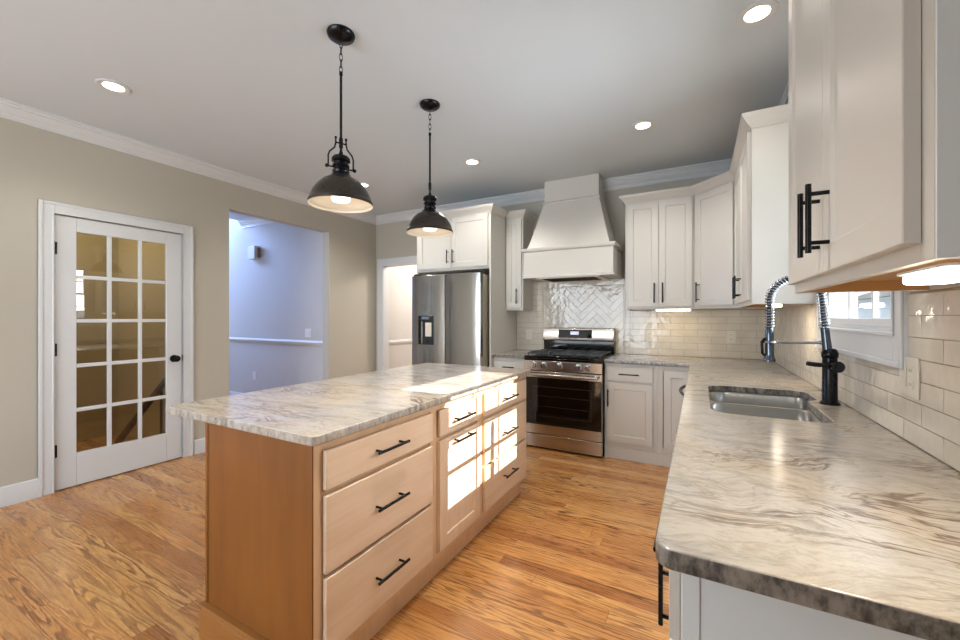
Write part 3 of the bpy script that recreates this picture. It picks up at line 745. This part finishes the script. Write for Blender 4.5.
mb.sweep(tr, [(-0.89, HB), (-0.89, 4.108), (-1.462, 4.108), (-1.462, HB)]); mb.build('neck_trim', 'cab', hd)
mb = MB(); mb.box(-1.50, -0.85, 3.965, 4.36, 1.684, 1.699)
vi = mb.build('vent_insert', 'plate', hd, 0.001)
mb = MB()
for k in range(24): x = -1.44+k*0.0225; mb.box(x, x+0.009, 3.972, 4.34, 1.680, 1.6845)
mb.build('baffle', 'dark', vi)

# ------------------------------------------------------------------ stove
st = thing('gas_range', 'stainless gas range with black oven door glass under the hood', 'stove', (0, 0, 0))
G0, G1, GY = -1.532, -0.770, 3.692
mb = MB(); mb.box(G0+0.004, G1-0.004, GY+0.045, 4.385, 0.03, 0.885); mb.build('body', 'black', st, 0.002)
mb = MB(); mb.box(G0, G1, GY+0.012, 4.284, 0.885, 0.908); mb.box(G0, G1, GY+0.012, GY+0.03, 0.862, 0.886); ck = mb.build('cooktop', 'blackglass', st, 0.004)
mb = MB()
pan = [(GY+0.03, 0.768), (GY+0.003, 0.768), (GY-0.002, 0.862), (GY+0.03, 0.862)]
mb.prism([(a, b) for a, b in pan], G0, G1, 0); mb.build('control_panel', 'steel', st, 0.003)
for x in (-1.42, -1.322, -1.163, -0.986, -0.898):
    mb = MB(); mb.lathe([(0.0, 0.0), (0.030, 0.0), (0.030, 0.006), (0.025, 0.008), (0.024, 0.030), (0.021, 0.034), (0.0, 0.034)], (x, GY+0.001, 0.818), 20, axis='-y')
    mb.box(x-0.004, x+0.004, GY-0.042, GY-0.03, 0.80, 0.836); mb.build('knob', 'chrome', st, 0.0)
# oven door
mb = MB(); mb.box(G0+0.002, G1-0.002, GY, GY+0.044, 0.152, 0.760); od = mb.build('oven_door', 'steel', st, 0.003)
mb = MB(); mb.box(G0+0.004, G1-0.004, GY-0.004, GY+0.001, 0.243, 0.700); og = mb.build('oven_glass', 'blackglass', od, 0.002)
mb = MB()
wx0, wx1, wz0, wz1 = -1.43, -0.866, 0.325, 0.615
for (a, b, c2, e2) in ((wx0, wx0+0.006, wz0, wz1), (wx1-0.006, wx1, wz0, wz1), (wx0, wx1, wz0, wz0+0.006), (wx0, wx1, wz1-0.006, wz1)): mb.box(a, b, GY-0.0055, GY-0.0035, c2, e2)
mb.build('window_outline', simple('oven_outline', '#231c14', 0.3), od)
mb = MB()
for z in (0.42, 0.52): mb.box(wx0+0.02, wx1-0.02, GY-0.0052, GY-0.0035, z, z+0.004)
mb.build('rack', simple('oven_rack', '#3a2f20', 0.35, 0.5), od)
mb = MB(); mb.cyl((G0+0.03, GY-0.05, 0.732), (G1-0.03, GY-0.05, 0.732), 0.0135, 14)
for x in (G0+0.055, G1-0.055): mb.box(x-0.012, x+0.012, GY-0.052, GY, 0.722, 0.742)
mb.build('handle', 'steel', od, 0.0)
mb = MB(); mb.box(G0+0.002, G1-0.002, GY+0.004, GY+0.044, 0.02, 0.146); mb.build('storage_drawer', 'steel', st, 0.004)
mb = MB(); mb.box(G0+0.01, G1-0.01, GY+0.05, GY+0.10, 0.0, 0.03); mb.build('kick_plate', 'dark', st)
# backguard
mb = MB(); mb.prism([(4.385, 0.90), (4.285, 0.90), (4.285, 1.03), (4.385, 1.03)], G0, G1, 0); mb.build('vent_strip', 'blackglass', st, 0.002)
mb = MB(); mb.prism([(4.385, 1.03), (4.25, 1.03), (4.244, 1.045), (4.265, 1.165), (4.385, 1.17)], G0, G1, 0); bgd = mb.build('backguard', 'steel', st, 0.004)
def slant(x0, x1, z0, z1, off, mat, nm, par):
    mb = MB(); f = lambda z: 4.244+(z-1.045)*(0.021/0.12)-off
    mb.loft([[(x0, f(z0), z0), (x1, f(z0), z0), (x1, f(z1), z1), (x0, f(z1), z1)], [(x0, f(z0)+0.008, z0), (x1, f(z0)+0.008, z0), (x1, f(z1)+0.008, z1), (x0, f(z1)+0.008, z1)]])
    return mb.build(nm, mat, par)
cp = slant(-1.352, -0.990, 1.062, 1.150, 0.003, 'blackglass', 'touch_panel', bgd)
slant(-1.222, -1.13, 1.098, 1.132, 0.005, 'display', 'display', cp)
# grates and burners
mb = MB()
for x in (-1.50, -1.40, -1.285, -1.255, -1.15, -1.045, -1.015, -0.90, -0.80): mb.box(x-0.006, x+0.006, GY+0.05, 4.24, 0.922, 0.936)
for y in (GY+0.05, GY+0.19, GY+0.33, GY+0.47, 4.24): 
    for a, b in ((-1.506, -1.279), (-1.261, -1.039), (-1.021, -0.794)): mb.box(a, b, y-0.006, y+0.006, 0.922, 0.936)
for x in (-1.50, -1.285, -1.255, -1.045, -1.015, -0.80):
    for y in (GY+0.05, 4.24): mb.box(x-0.007, x+0.007, y-0.007, y+0.007, 0.908, 0.923)
mb.build('grate', 'castiron', st, 0.002)
for x, y in ((-1.39, 3.87), (-1.39, 4.15), (-1.15, 4.01), (-0.91, 3.87), (-0.91, 4.15)):
    mb = MB(); mb.lathe([(0.0, 0.908), (0.05, 0.908), (0.046, 0.914), (0.034, 0.915), (0.033, 0.92), (0.0, 0.921)], (x, y, 0), 20); mb.build('burner', 'castiron', st)

# ------------------------------------------------------------------ base cabinets
BZ0, BZ1 = 0.0, TOP-SLAB-0.001
def base_cab(label, loc, rz, x0, x1, depth, fronts, cat='cabinet', name='base_cabinet', kick='flush', toe=0.105):
    t = thing(name, label, cat, loc, rz)
    mb = MB(); carcass(mb, x0, x1, 0, depth, toe, BZ1, 0.04, 0.05, top=False)
    for kind, a, b, z0, z1, h in fronts:
        if kind == 'drawer': mb.box(x0+0.04, x1-0.04, 0.0, 0.018, z0-0.03, z0+0.012)
        if kind == 'door' and x1-b > 0.05: mb.box(b-0.02, x1-0.04, 0.0, 0.018, toe+0.05, BZ1-0.05); mb.box(x0+0.017, x1-0.017, 0.019, depth-0.009, toe+0.001, toe+0.016)
    mb.build('body', 'cab', t, 0.001)
    mb = MB(); ky = -0.007 if kick == 'flush' else 0.07
    mb.box(x0, x1, ky, ky+0.018, 0, toe-0.001); mb.build('toe_board', 'cab', t, 0.001)
    for kind, a, b, z0, z1, h in fronts:
        mb = MB()
        if kind == 'drawer':
            mb.box(a, b, -DT, -0.001, z0, z1); o = mb.build('drawer', 'cab', t, 0.002)
            if h: bar_handle(o, (a+b)/2, (z0+z1)/2, -DT, h, False)
        else:
            mb.shaker(a, b, z0, z1, -DT, DT-0.001); o = mb.build('door', 'cab', t)
            if h: bar_handle(o, h[0], h[1], -DT, 0.152)
    return t
base_cab('white base cabinet with drawer and door, right of the stove', (0, 3.785, 0), 0, -0.7655, -0.316, YB-3.786,
    [('drawer', -0.742, -0.354, 0.710, 0.838, 0.17), ('door', -0.742, -0.354, 0.155, 0.688, (-0.727, 0.555))])
base_cab('white corner base cabinet with one door beside the sink run', (0, 3.785, 0), 0, -0.315, XW-0.002, YB-3.786,
    [('door', -0.268, -0.052, 0.158, 0.826, None)], name='corner_base_cabinet')
base_cab('narrow white base cabinet between refrigerator and stove', (0, 3.785, 0), 0, -1.9145, -1.531, YB-3.786,
    [('drawer', -1.888, -1.556, 0.71, 0.832, 0.13), ('door', -1.888, -1.556, 0.155, 0.688, (-1.60, 0.60))])
RF = -0.028; RD = XW-RF-0.002
base_cab('white base cabinet with pale side panel at the near end of the counter', (RF, 1.30, 0), -PI/2, 0, 0.525, RD,
    [('drawer', 0.02, 0.505, 0.705, 0.838, 0.16), ('door', 0.02, 0.505, 0.150, 0.688, (0.215, 0.598))], kick='toe')
base_cab('white sink base cabinet with two doors under the sink', (RF, 2.735, 0), -PI/2, 0, 1.434, RD,
    [('door', 0.02, 0.714, 0.15, 0.838, (0.68, 0.70)), ('door', 0.72, 1.414, 0.15, 0.838, (0.755, 0.70))], kick='toe')
# end panel on the near side (belongs to the near base cabinet look: its own board)
ep = bpy.data.objects['base_cabinet.002'] if 'base_cabinet.002' in bpy.data.objects else None
mb = MB(); mb.box(0.5255, 0.5355, 0.002, RD, 0.0, BZ1); mb.box(0.5355, 0.5385, 0.002, 0.029, 0.0, BZ1)
o = mb.build('side_panel', 'cab_daylit', ep, 0.001)
mb = MB(); mb.box(0.9951, 0.999, 0.001, 0.304, ZU, ZT-0.021); mb.build('side_panel', 'cab', far, 0.0005)
mb = MB(); mb.box(0.8581, 0.862, 0.001, 0.304, ZU, ZT-0.021); mb.build('side_panel', 'cab_daylit', near, 0.0005)
# dishwasher
dw = thing('dishwasher', 'white panel dishwasher with bowed metal handle beside the corner cabinet', 'dishwasher', (RF, 3.345, 0), -PI/2)
mb = MB(); mb.box(0.003, 0.603, 0.03, RD-0.02, 0.02, BZ1-0.004); mb.build('body', 'fridgeside', dw)
mb = MB(); mb.box(0.003, 0.603, -DT, 0.028, 0.105, BZ1-0.006); mb.build('door', 'cab', dw, 0.003)
mb = MB(); mb.box(0.003, 0.603, 0.05, 0.07, 0.0, 0.10); mb.build('toe_board', 'dark', dw)
mb = MB(); pts = [(0.05+0.5*k/16, -DT-0.062*math.sin(PI*k/16)**0.6 - 0.001, 0.79) for k in range(17)]
mb.tube(pts, 0.010, 10); mb.build('handle', 'bronze', dw)
fl = MB(); fl.box(0.006, 0.437, 0, 0.018, 0.0, BZ1)
o = tag(fl.build('filler_panel', 'cab'), 'white filler panel between dishwasher and corner base cabinet', 'panel'); o.location = (RF, 3.783, 0); o.rotation_euler = (0, 0, -PI/2)

# ------------------------------------------------------------------ countertops
def arc(cx, cy, r, a0, a1, n=6): return [(cx+r*math.cos(a0+(a1-a0)*k/n), cy+r*math.sin(a0+(a1-a0)*k/n)) for k in range(n+1)]
CE, CN, CB = -0.067, 0.730, 3.752
YT, XT = YB-0.001, XW-0.001
outer = [(XT, YT), (-0.7645, YT), (-0.7645, CB)] + arc(CE-0.012, CB-0.012, 0.012, PI/2, 0, 4) + arc(CE+0.03, CN+0.03, 0.03, PI, 1.5*PI, 7) + [(XT, CN)]
def fillet(poly, radii, n=7):
    out = []; N = len(poly)
    for i, (p, r) in enumerate(zip(poly, radii)):
        p = Vector(p); a = (Vector(poly[i-1])-p); b = (Vector(poly[(i+1) % N])-p); an, bn = a.normalized(), b.normalized()
        th = an.angle(bn); tl = min(r/math.tan(th/2), a.length*0.49, b.length*0.49); rr = tl*math.tan(th/2)
        c = p+(an+bn).normalized()*(rr/math.sin(th/2)); s0 = p+an*tl-c; s1 = p+bn*tl-c
        a0 = math.atan2(s0.y, s0.x); da = (math.atan2(s1.y, s1.x)-a0+PI) % (2*PI)-PI
        out += [(c.x+rr*math.cos(a0+da*k/n), c.y+rr*math.sin(a0+da*k/n)) for k in range(n+1)]
    return out
SXL, SXA, SXB, SY0, SYM, SY1 = 0.045, 0.436, 0.482, 1.875, 2.345, 2.635
hole = fillet([(SXL, SY0), (SXA, SY0), (SXA, SYM-0.01), (SXB, SYM+0.035), (SXB, SY1), (SXL, SY1)], [0.08, 0.05, 0.05, 0.05, 0.06, 0.09])
ct = slab2d('countertop', [outer, hole], TOP-SLAB, TOP, 'stone')
tag(ct, 'L-shaped veined cream stone countertop holding the sink', 'countertop')
mb = MB(); mb.box(-1.9145, -1.5305, CB, YT, TOP-SLAB, TOP)
tag(mb.build('countertop', 'stone', None, 0.004), 'small veined stone countertop between refrigerator and stove', 'countertop')
IX0, IX1, IY0, IY1 = -2.028, -1.085, 0.866, 2.764
it = slab2d('island_countertop', [rrect(IX0, IX1, IY0, IY1, 0.022)], TOP-0.032, TOP, 'stone_island')
tag(it, 'veined grey cream stone top on the wooden island', 'countertop')

# ------------------------------------------------------------------ sink
sk = thing('sink', 'stainless double bowl sink set under the stone counter', 'sink', (0, 0, 0))
b1 = fillet([(SXL+0.004, SY0+0.004), (SXA-0.004, SY0+0.004), (SXA-0.004, 2.278), (SXL+0.004, 2.278)], [0.075, 0.05, 0.05, 0.06])
b2 = fillet([(SXL+0.004, 2.302), (SXB-0.006, 2.302), (SXB-0.006, SY1-0.004), (SXL+0.004, SY1-0.004)], [0.06, 0.06, 0.06, 0.085])
flo = fillet([(SXL-0.03, SY0-0.03), (XT-0.04, SY0-0.03), (XT-0.04, SY1+0.03), (SXL-0.03, SY1+0.03)], [0.03]*4)
slab2d('rim', [flo, b1, b2], TOP-SLAB-0.006, TOP-SLAB-0.0008, 'sink', sk, 0.001)
for ol, ctr in ((b1, (0.24, 2.08)), (b2, (0.255, 2.47))):
    mb = MB(); rings = []
    for f, z in ((1.0, 0.862), (0.995, 0.75), (0.985, 0.69), (0.955, 0.668), (0.90, 0.660), (0.2, 0.656)):
        rings.append([(ctr[0]+(x-ctr[0])*f, ctr[1]+(y-ctr[1])*f, z) for x, y in ol])
    mb.loft(rings, False, True); o = mb.build('bowl', 'sink', sk, smooth=60)
    s_ = o.modifiers.new('wall', 'SOLIDIFY'); s_.thickness = 0.0012; s_.offset = -1
    mb = MB(); mb.lathe([(0.0, 0.6575), (0.02, 0.6575), (0.03, 0.660), (0.044, 0.662), (0.046, 0.6585)], (ctr[0], ctr[1], 0), 24, cap1=False); mb.build('drain', 'chrome', sk)

# ------------------------------------------------------------------ faucet
fx, fy = 0.507, 2.288
ft = thing('kitchen_faucet', 'black spring neck pull-down faucet standing behind the sink', 'faucet', (fx, fy, TOP))
mb = MB(); mb.lathe([(0.0, 0.0), (0.036, 0.0), (0.036, 0.008), (0.031, 0.013), (0.0275, 0.018), (0.0265, 0.205), (0.030, 0.21), (0.030, 0.228), (0.025, 0.24), (0.018, 0.246), (0.0, 0.246)], seg=28); mb.build('body', 'black', ft)
lean = Vector((-0.018, 0.006, 0))
mb = MB(); q0 = Vector((-0.008, 0, 0.235)); q1 = Vector((-0.017, 0.0, 0.335)); mb.tube([q0, q0.lerp(q1, 0.5), q1], [0.018, 0.0165, 0.0155], 16); mb.build('riser', 'darkchrome', ft)
# valve and lever
mb = MB(); vz = 0.172
mb.cyl((0.004, -0.02, vz), (0.012, -0.062, vz), 0.021, 20); mb.cyl((0.012, -0.062, vz), (0.013, -0.069, vz), 0.024, 20); mb.cyl((0.013, -0.069, vz), (0.0135, -0.072, vz), 0.010, 14)
mb.build('valve', 'black', ft)
mb = MB(); mb.tube([(0.008, -0.046, vz), (-0.02, -0.052, vz+0.004), (-0.062, -0.060, vz+0.006), (-0.092, -0.066, vz+0.010)], [0.010, 0.009, 0.0105, 0.0095], 12); mb.build('lever', 'black', ft)
# hose path: up from riser, arc over toward the sink, down to spray head
base_ = Vector((-0.017, 0.0, 0.335)); topl = Vector((-0.026, 0.0, 0.465)); R_ = 0.096
path = [base_.lerp(topl, k/8) for k in range(9)]
cA = topl+Vector((-R_, 0, 0))
path += [cA+Vector((R_*math.cos(PI*k/20), 0, R_*math.sin(PI*k/20))) for k in range(1, 21)]
endp = Vector((topl.x-2*R_, 0.0, 0.335)); path += [path[-1].lerp(endp, k/6) for k in range(1, 7)]
mb = MB(); mb.tube(path, 0.0105, 10); mb.build('hose', 'rubber', ft)
seg_len = [0.0]
for a, b in zip(path, path[1:]): seg_len.append(seg_len[-1]+(b-a).length)
tot = seg_len[-1]; turns = int(tot/0.0128); N = turns*12; pts = []
for i in range(N+1):
    s = tot*i/N; k = 0
    while k < len(path)-2 and seg_len[k+1] < s: k += 1
    f = (s-seg_len[k])/max(1e-6, seg_len[k+1]-seg_len[k]); p = path[k].lerp(path[k+1], f); t = (path[k+1]-path[k]).normalized()
    n1 = Vector((0, 1, 0)); n2 = t.cross(n1).normalized(); n1 = n2.cross(t); a = 2*PI*turns*i/N
    pts.append(p+(n1*math.cos(a)+n2*math.sin(a))*0.0168)
mb = MB(); mb.tube(pts, 0.0025, 6); mb.build('spring', 'springsteel', ft)
mb = MB(); hx_, hy_ = endp.x, endp.y
mb.lathe([(0.0, 0.335), (0.012, 0.335), (0.016, 0.325), (0.017, 0.30), (0.0185, 0.28), (0.018, 0.21), (0.021, 0.195), (0.025, 0.186), (0.025, 0.178), (0.0, 0.176)], (hx_, hy_, 0), 20); sh = mb.build('spray_head', 'darkchrome', ft)
mb = MB(); mb.tube([(hx_-0.018, hy_-0.006, 0.285), (hx_-0.030, hy_-0.008, 0.27), (hx_-0.028, hy_-0.008, 0.215), (hx_-0.018, hy_-0.006, 0.205)], 0.006, 8); mb.build('trigger', 'black', sh)
mb = MB(); mb.tube([(-0.012, 0.003, 0.272), (-0.06, 0.003, 0.270), (hx_+0.02, hy_, 0.268)], [0.009, 0.0068, 0.0075], 10); mb.torus((hx_, hy_, 0.268), 0.0215, 0.005, Matrix.Rotation(PI/2, 3, 'X'), 20, 8); mb.build('support_arm', 'chrome', ft)

# ------------------------------------------------------------------ island
isl = thing('kitchen_island', 'honey maple island cabinet with black bar pulls under the stone top', 'kitchen island', (-1.115, 0.892, 0), PI/2)
# local x = Y-0.892, local y = -(X+1.115): front at y=0, back at y=0.628
LX = 1.84; LB = 0.628; IT = TOP-0.0325
mb = MB(); mb.box(0.0005, LX-0.0005, 0.005, LB, 0.1105, IT-0.0005); mb.build('body', 'maple_v', isl)
mb = MB(); zs = [0.11, IT]
def fbox(a, b, z0, z1): mb.box(a, b, -0.0005, 0.0045, z0, z1)
fbox(0, 0.034, 0.11, IT); fbox(0.645, 0.705, 0.11, IT); fbox(1.10, 1.166, 0.11, IT); fbox(1.80, LX, 0.11, IT)
for a, b in ((0.034, 0.645), (0.705, 1.10), (1.166, 1.80)):
    fbox(a, b, 0.11, 0.14); fbox(a, b, IT-0.026, IT)
mb.build('face_frame', 'maple_v', isl)
mb = MB(); mb.box(-0.006, 0.0, 0.0, LB, 0.135, IT); mb.box(-0.009, -0.006, LB-0.012, LB+0.004, 0.135, IT); mb.build('end_panel', 'maple_shaded', isl, 0.001)
mb = MB(); mb.box(LX, LX+0.006, 0.0, LB, 0.11, IT); mb.build('end_panel', 'maple_shaded', isl, 0.001)
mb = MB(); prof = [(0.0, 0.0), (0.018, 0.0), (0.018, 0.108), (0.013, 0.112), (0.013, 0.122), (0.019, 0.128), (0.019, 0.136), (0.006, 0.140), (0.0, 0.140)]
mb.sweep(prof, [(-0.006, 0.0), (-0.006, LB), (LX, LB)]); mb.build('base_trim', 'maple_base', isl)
mb = MB(); mb.box(0.02, LX-0.03, 0.036, 0.05, 0.0, 0.111); mb.build('toe_board', 'maple_v', isl, 0.001)
mb = MB(); mb.box(0.02, LX-0.03, 0.05, LB-0.001, 0.0, 0.1095); mb.build('plinth', 'maple_v', isl)
FT = 0.02
def idrawer(a, b, z0, z1, hl=0.178):
    mb = MB(); mb.box(a, b, -FT, -0.001, z0, z1); o = mb.build('drawer', 'maple_h', isl, 0.004)
    bar_handle(o, (a+b)/2, (z0+z1)/2, -FT, hl, False, r=0.006, off=0.034)
for a, b in ((0.034, 0.645), (1.166, 1.800)):
    idrawer(a, b, 0.702, 0.836); idrawer(a, b, 0.420, 0.683); idrawer(a, b, 0.146, 0.405)
idrawer(0.705, 1.10, 0.704, 0.834)
mb = MB(); mb.shaker(0.705, 1.10, 0.150, 0.686, -FT, FT-0.001, 0.06); o = mb.build('door', 'maple_door', isl); bar_handle(o, 0.9025, 0.660, -FT, 0.178, False, r=0.006, off=0.034)

# ------------------------------------------------------------------ pendants
def pendant(x, y, ang, label):
    t = thing('pendant_light', label, 'pendant light', (x, y, CEIL), ang, 'dome pendants over the island')
    mb = MB(); mb.lathe([(0.0, 0.0), (0.068, 0.0), (0.070, -0.006), (0.066, -0.018), (0.050, -0.030), (0.022, -0.036), (0.010, -0.040), (0.0, -0.040)], seg=32); mb.build('canopy', 'black', t)
    mb = MB()
    for k in range(5):
        z = -0.056-k*0.033; mt = Matrix.Rotation(PI/2*(k % 2), 3, 'Z') @ Matrix.Rotation(0.0, 3, 'X')
        mb.torus((0, 0, z), 0.010, 0.0022, mt, 14, 6, 0.8, 2.05)
    mb.build('chain', 'bronze', t)
    zb = -0.881                        # rim height
    mb = MB(); mb.cyl((0, 0, -0.20), (0, 0, zb+0.26), 0.0065, 12); mb.lathe([(0.0, -0.196), (0.009, -0.198), (0.009, -0.214), (0.0, -0.216)], seg=12); mb.build('rod', 'black', t)
    mb = MB(); q = zb+0.145
    sock = [(0.0, 0.128), (0.009, 0.128), (0.011, 0.114), (0.022, 0.108), (0.038, 0.103), (0.046, 0.092), (0.046, 0.078), (0.036, 0.073), (0.035, 0.064), (0.042, 0.059), (0.042, 0.050), (0.035, 0.046), (0.035, 0.036), (0.042, 0.031), (0.042, 0.022), (0.038, 0.016), (0.050, 0.006), (0.056, -0.005), (0.0, -0.007)]
    mb.lathe([(r, q+h) for r, h in sock], seg=28); mb.build('socket', 'black', t)
    mb = MB()
    for s in (-1, 1):
        pts = [(s*0.026, 0, q+0.195), (s*0.026, 0, q+0.170), (s*0.032, 0, q+0.145), (s*0.056, 0, q+0.120), (s*0.063, 0, q+0.100), (s*0.063, 0, q+0.040)]
        mb.tube(pts, 0.0042, 8); mb.cyl((s*0.030, 0, q+0.045), (s*0.070, 0, q+0.045), 0.004, 8)
        g = bmesh.ops.create_icosphere(mb.bm, subdivisions=2, radius=0.0095, matrix=Matrix.Translation((s*0.070, 0, q+0.045)))
        bmesh.ops.create_icosphere(mb.bm, subdivisions=2, radius=0.007, matrix=Matrix.Translation((s*0.026, 0, q+0.197)))
    mb.cyl((-0.03, 0, q+0.172), (0.03, 0, q+0.172), 0.004, 8); mb.lathe([(0.0, q+0.20), (0.010, q+0.198), (0.010, q+0.150), (0.0, q+0.148)], seg=12)
    mb.build('yoke', 'black', t)
    R = 0.160
    prof = [(0.040, q), (0.062, q-0.006), (0.090, q-0.022), (0.115, q-0.046), (0.137, q-0.078), (0.150, q-0.108), (0.1555, q-0.128), (0.159, q-0.130), (0.160, q-0.145)]
    mb = MB(); mb.lathe(prof, seg=48, cap0=False, cap1=False); sh = mb.build('lamp_shade', 'gunmetal', t, smooth=50)
    mb = MB(); inner = [(r-0.003, z-0.002 if i < 8 else z) for i, (r, z) in enumerate(prof)]
    mb.lathe([(0.0, q-0.002)]+inner+[(0.160, q-0.1452)], seg=48, cap0=True, cap1=False); mb.build('shade_lining', 'shadewhite', sh, smooth=50)
    mb = MB(); zc = q-0.085
    mb.lathe([(0.0, q-0.004), (0.018, q-0.006), (0.02, q-0.03), (0.034, zc+0.018), (0.045, zc-0.012), (0.047, zc-0.030), (0.040, zc-0.040), (0.0, zc-0.043)], seg=28); mb.build('bulb', 'bulb', t)
    light('pendant_glow', 'SPOT', (x, y, CEIL+zc-0.05), 6, (1.0, 0.90, 0.74), rot=(0, 0, 0), spot=2.4, size=0.04)
pendant(-1.614, 1.458, math.radians(64), 'dark dome pendant over the near end of the island')
pendant(-1.614, 2.23, math.radians(126), 'dark dome pendant over the far end of the island, closer to the stove')

# ------------------------------------------------------------------ recessed lights
for (x, y, lab, e) in ((-3.245, 1.107, 'round recessed ceiling light in front of the french door', 19), (0.244, 2.315, 'round recessed ceiling light above the sink', 6),
                    (-0.374, 3.253, 'round recessed ceiling light right of the range hood', 27), (-1.87, 3.252, 'round recessed ceiling light in front of the refrigerator cabinet', 26),
                    (-3.249, 3.243, 'round recessed ceiling light partly behind the near pendant shade', 34)):
    t = thing('recessed_light', lab, 'ceiling light', (x, y, CEIL), 0, 'recessed ceiling lights')
    mb = MB(); mb.lathe([(0.052, 0.0), (0.086, 0.0), (0.086, -0.004), (0.078, -0.007), (0.062, -0.006), (0.052, -0.002)], seg=36, cap0=False, cap1=False); mb.build('trim_ring', 'trim', t)
    mb = MB(); mb.lathe([(0.0, -0.0025), (0.056, -0.0025), (0.056, -0.0005), (0.0, -0.0005)], seg=32); mb.build('lens', 'lamp', t)
    light('recessed_glow', 'SPOT', (x, y, CEIL-0.02), e, (1.0, 0.94, 0.85), rot=(0, 0, 0), spot=2.5, size=0.06, blend=0.6)
for (x, y) in ((-1.87, -0.9), (-3.2, -0.9), (-0.62, 1.107)):
    t = thing('recessed_light', {-1.87: 'round recessed ceiling light behind the viewer, nearer the added wall', -3.2: 'round recessed ceiling light behind the viewer, toward the left wall', -0.62: 'added ceiling light out of view over the aisle, brightening the floor'}[x], 'ceiling light', (x, y, CEIL), 0, 'recessed ceiling lights')
    mb = MB(); mb.lathe([(0.0, -0.0025), (0.056, -0.0025), (0.086, -0.004), (0.086, 0.0), (0.0, 0.0)], seg=32); mb.build('lens', 'lamp', t)
light('recessed_glow', 'SPOT', (-0.62, 1.107, CEIL-0.02), 84, (1.0, 0.93, 0.84), rot=(0, 0, 0), spot=1.6, size=0.06, blend=0.8)  # added aisle spot, out of view, to brighten the floor and drawers
light('backhall_lamp', 'POINT', (-3.1, 5.5, 2.45), 62, (1.0, 0.90, 0.80), size=0.12)
light('stairwell_fill', 'POINT', (-5.0, 0.9, 2.5), 24, (1.0, 0.94, 0.84), size=0.1)  # added lamp, unseen, brightens the space behind the door panes

# under-cabinet lamps
def bar_lamp(label, x0, x1, y0, y1, z, e, r=0.014):
    t = thing('under_cabinet_light', label, 'light', ((x0+x1)/2, (y0+y1)/2, z)); hx, hy = (x1-x0)/2, (y1-y0)/2
    mb = MB(); mb.prism(rrect(-hx-0.004, hx+0.004, -hy-0.004, hy+0.004, min(hx, hy)*0.55), -0.004, 0.0); mb.build('housing', 'trim', t)
    mb = MB(); mb.prism(rrect(-hx, hx, -hy, hy, min(hx, hy)*0.8), -r*1.4, -0.004); mb.build('diffuser', 'barlamp', t, 0.004)
    light('under_cabinet_glow', 'AREA', ((x0+x1)/2, (y0+y1)/2, z-r*1.4-0.006), e, (1.0, 0.86, 0.64), aim=(0, 0, -1), size=x1-x0, sizey=y1-y0)
bar_lamp('bright bar light under the nearest wall cabinet', 0.290, 0.345, 0.70+0.06, 0.915, ZU-0.004, 1.7, 0.014)
bar_lamp('small bar light under the wall cabinet left of the window', 0.36, 0.42, 2.83, 3.00, ZU+0.003, 0.9)
bar_lamp('bar light under the two-door cabinet right of the hood', -0.36, -0.07, 4.135, 4.175, ZU+0.003, 0.6)

# ------------------------------------------------------------------ outlet plates
def plate(name, label, loc, rz, w_, h_, kind, mat='plate', cat='outlet'):
    t = thing(name, label, cat, loc, rz)
    mb = MB(); mb.box(-w_/2, w_/2, -0.006, 0.0, -h_/2, h_/2); mb.build('cover_plate', mat, t, 0.0025)
    n = len(kind)
    for i, k in enumerate(kind):
        xc = (i-(n-1)/2)*0.046
        if k == 'o':
            for s in (-1, 1):
                mb = MB(); mb.box(xc-0.014, xc+0.014, -0.0085, -0.006, s*0.021-0.013, s*0.021+0.013); o = mb.build('socket', mat, t, 0.003)
                mb = MB(); mb.box(xc-0.007, xc-0.005, -0.0088, -0.0084, s*0.021-0.004, s*0.021+0.006); mb.box(xc+0.005, xc+0.007, -0.0088, -0.0084, s*0.021-0.004, s*0.021+0.005); mb.build('slot', 'dark', o)
        else:
            mb = MB(); mb.box(xc-0.016, xc+0.016, -0.0095, -0.006, -0.032, 0.032); mb.build('rocker', mat, t, 0.002)
    return t
plate('switch_plate', 'beige switch and outlet plate on the tile right of the window', (XW-0.0085, 1.692, 1.103), -PI/2, 0.122, 0.122, 'so', cat='switch')
plate('outlet_plate', 'beige outlet on the tile left of the stove', (-1.755, YB-0.0085, 1.085), 0, 0.072, 0.116, 'o')
plate('outlet_plate', 'beige outlet on the tile right of the stove', (-0.449, YB-0.0085, 1.095), 0, 0.075, 0.116, 'o')
plate('outlet_plate', 'beige outlet on the tile below the corner wall cabinet', (0.262, YB-0.0085, 1.098), 0, 0.075, 0.116, 'o')
plate('switch_plate', 'white switch plate above the rail on the blue hallway wall', (-4.60, FY1-0.0005, 1.072), 0, 0.12, 0.116, 'ss', 'platehall', 'switch')
plate('outlet_plate', 'white outlet low on the blue hallway wall', (-5.78, FY1-0.0005, 0.42), 0, 0.075, 0.12, 'o', 'platehall')
ch = thing('door_chime', 'small white box chime high on the blue hallway wall', 'door chime', (-5.74, FY1, 2.23))
mb = MB(); mb.box(-0.085, 0.085, -0.085, -0.001, -0.095, 0.095); mb.build('housing', 'trim', ch, 0.006)
mb = MB(); mb.box(0.0851, 0.10, -0.045, -0.001, -0.07, 0.07); mb.build('side_plate', simple('wood_brown', '#9a7350', 0.5), ch, 0.003)
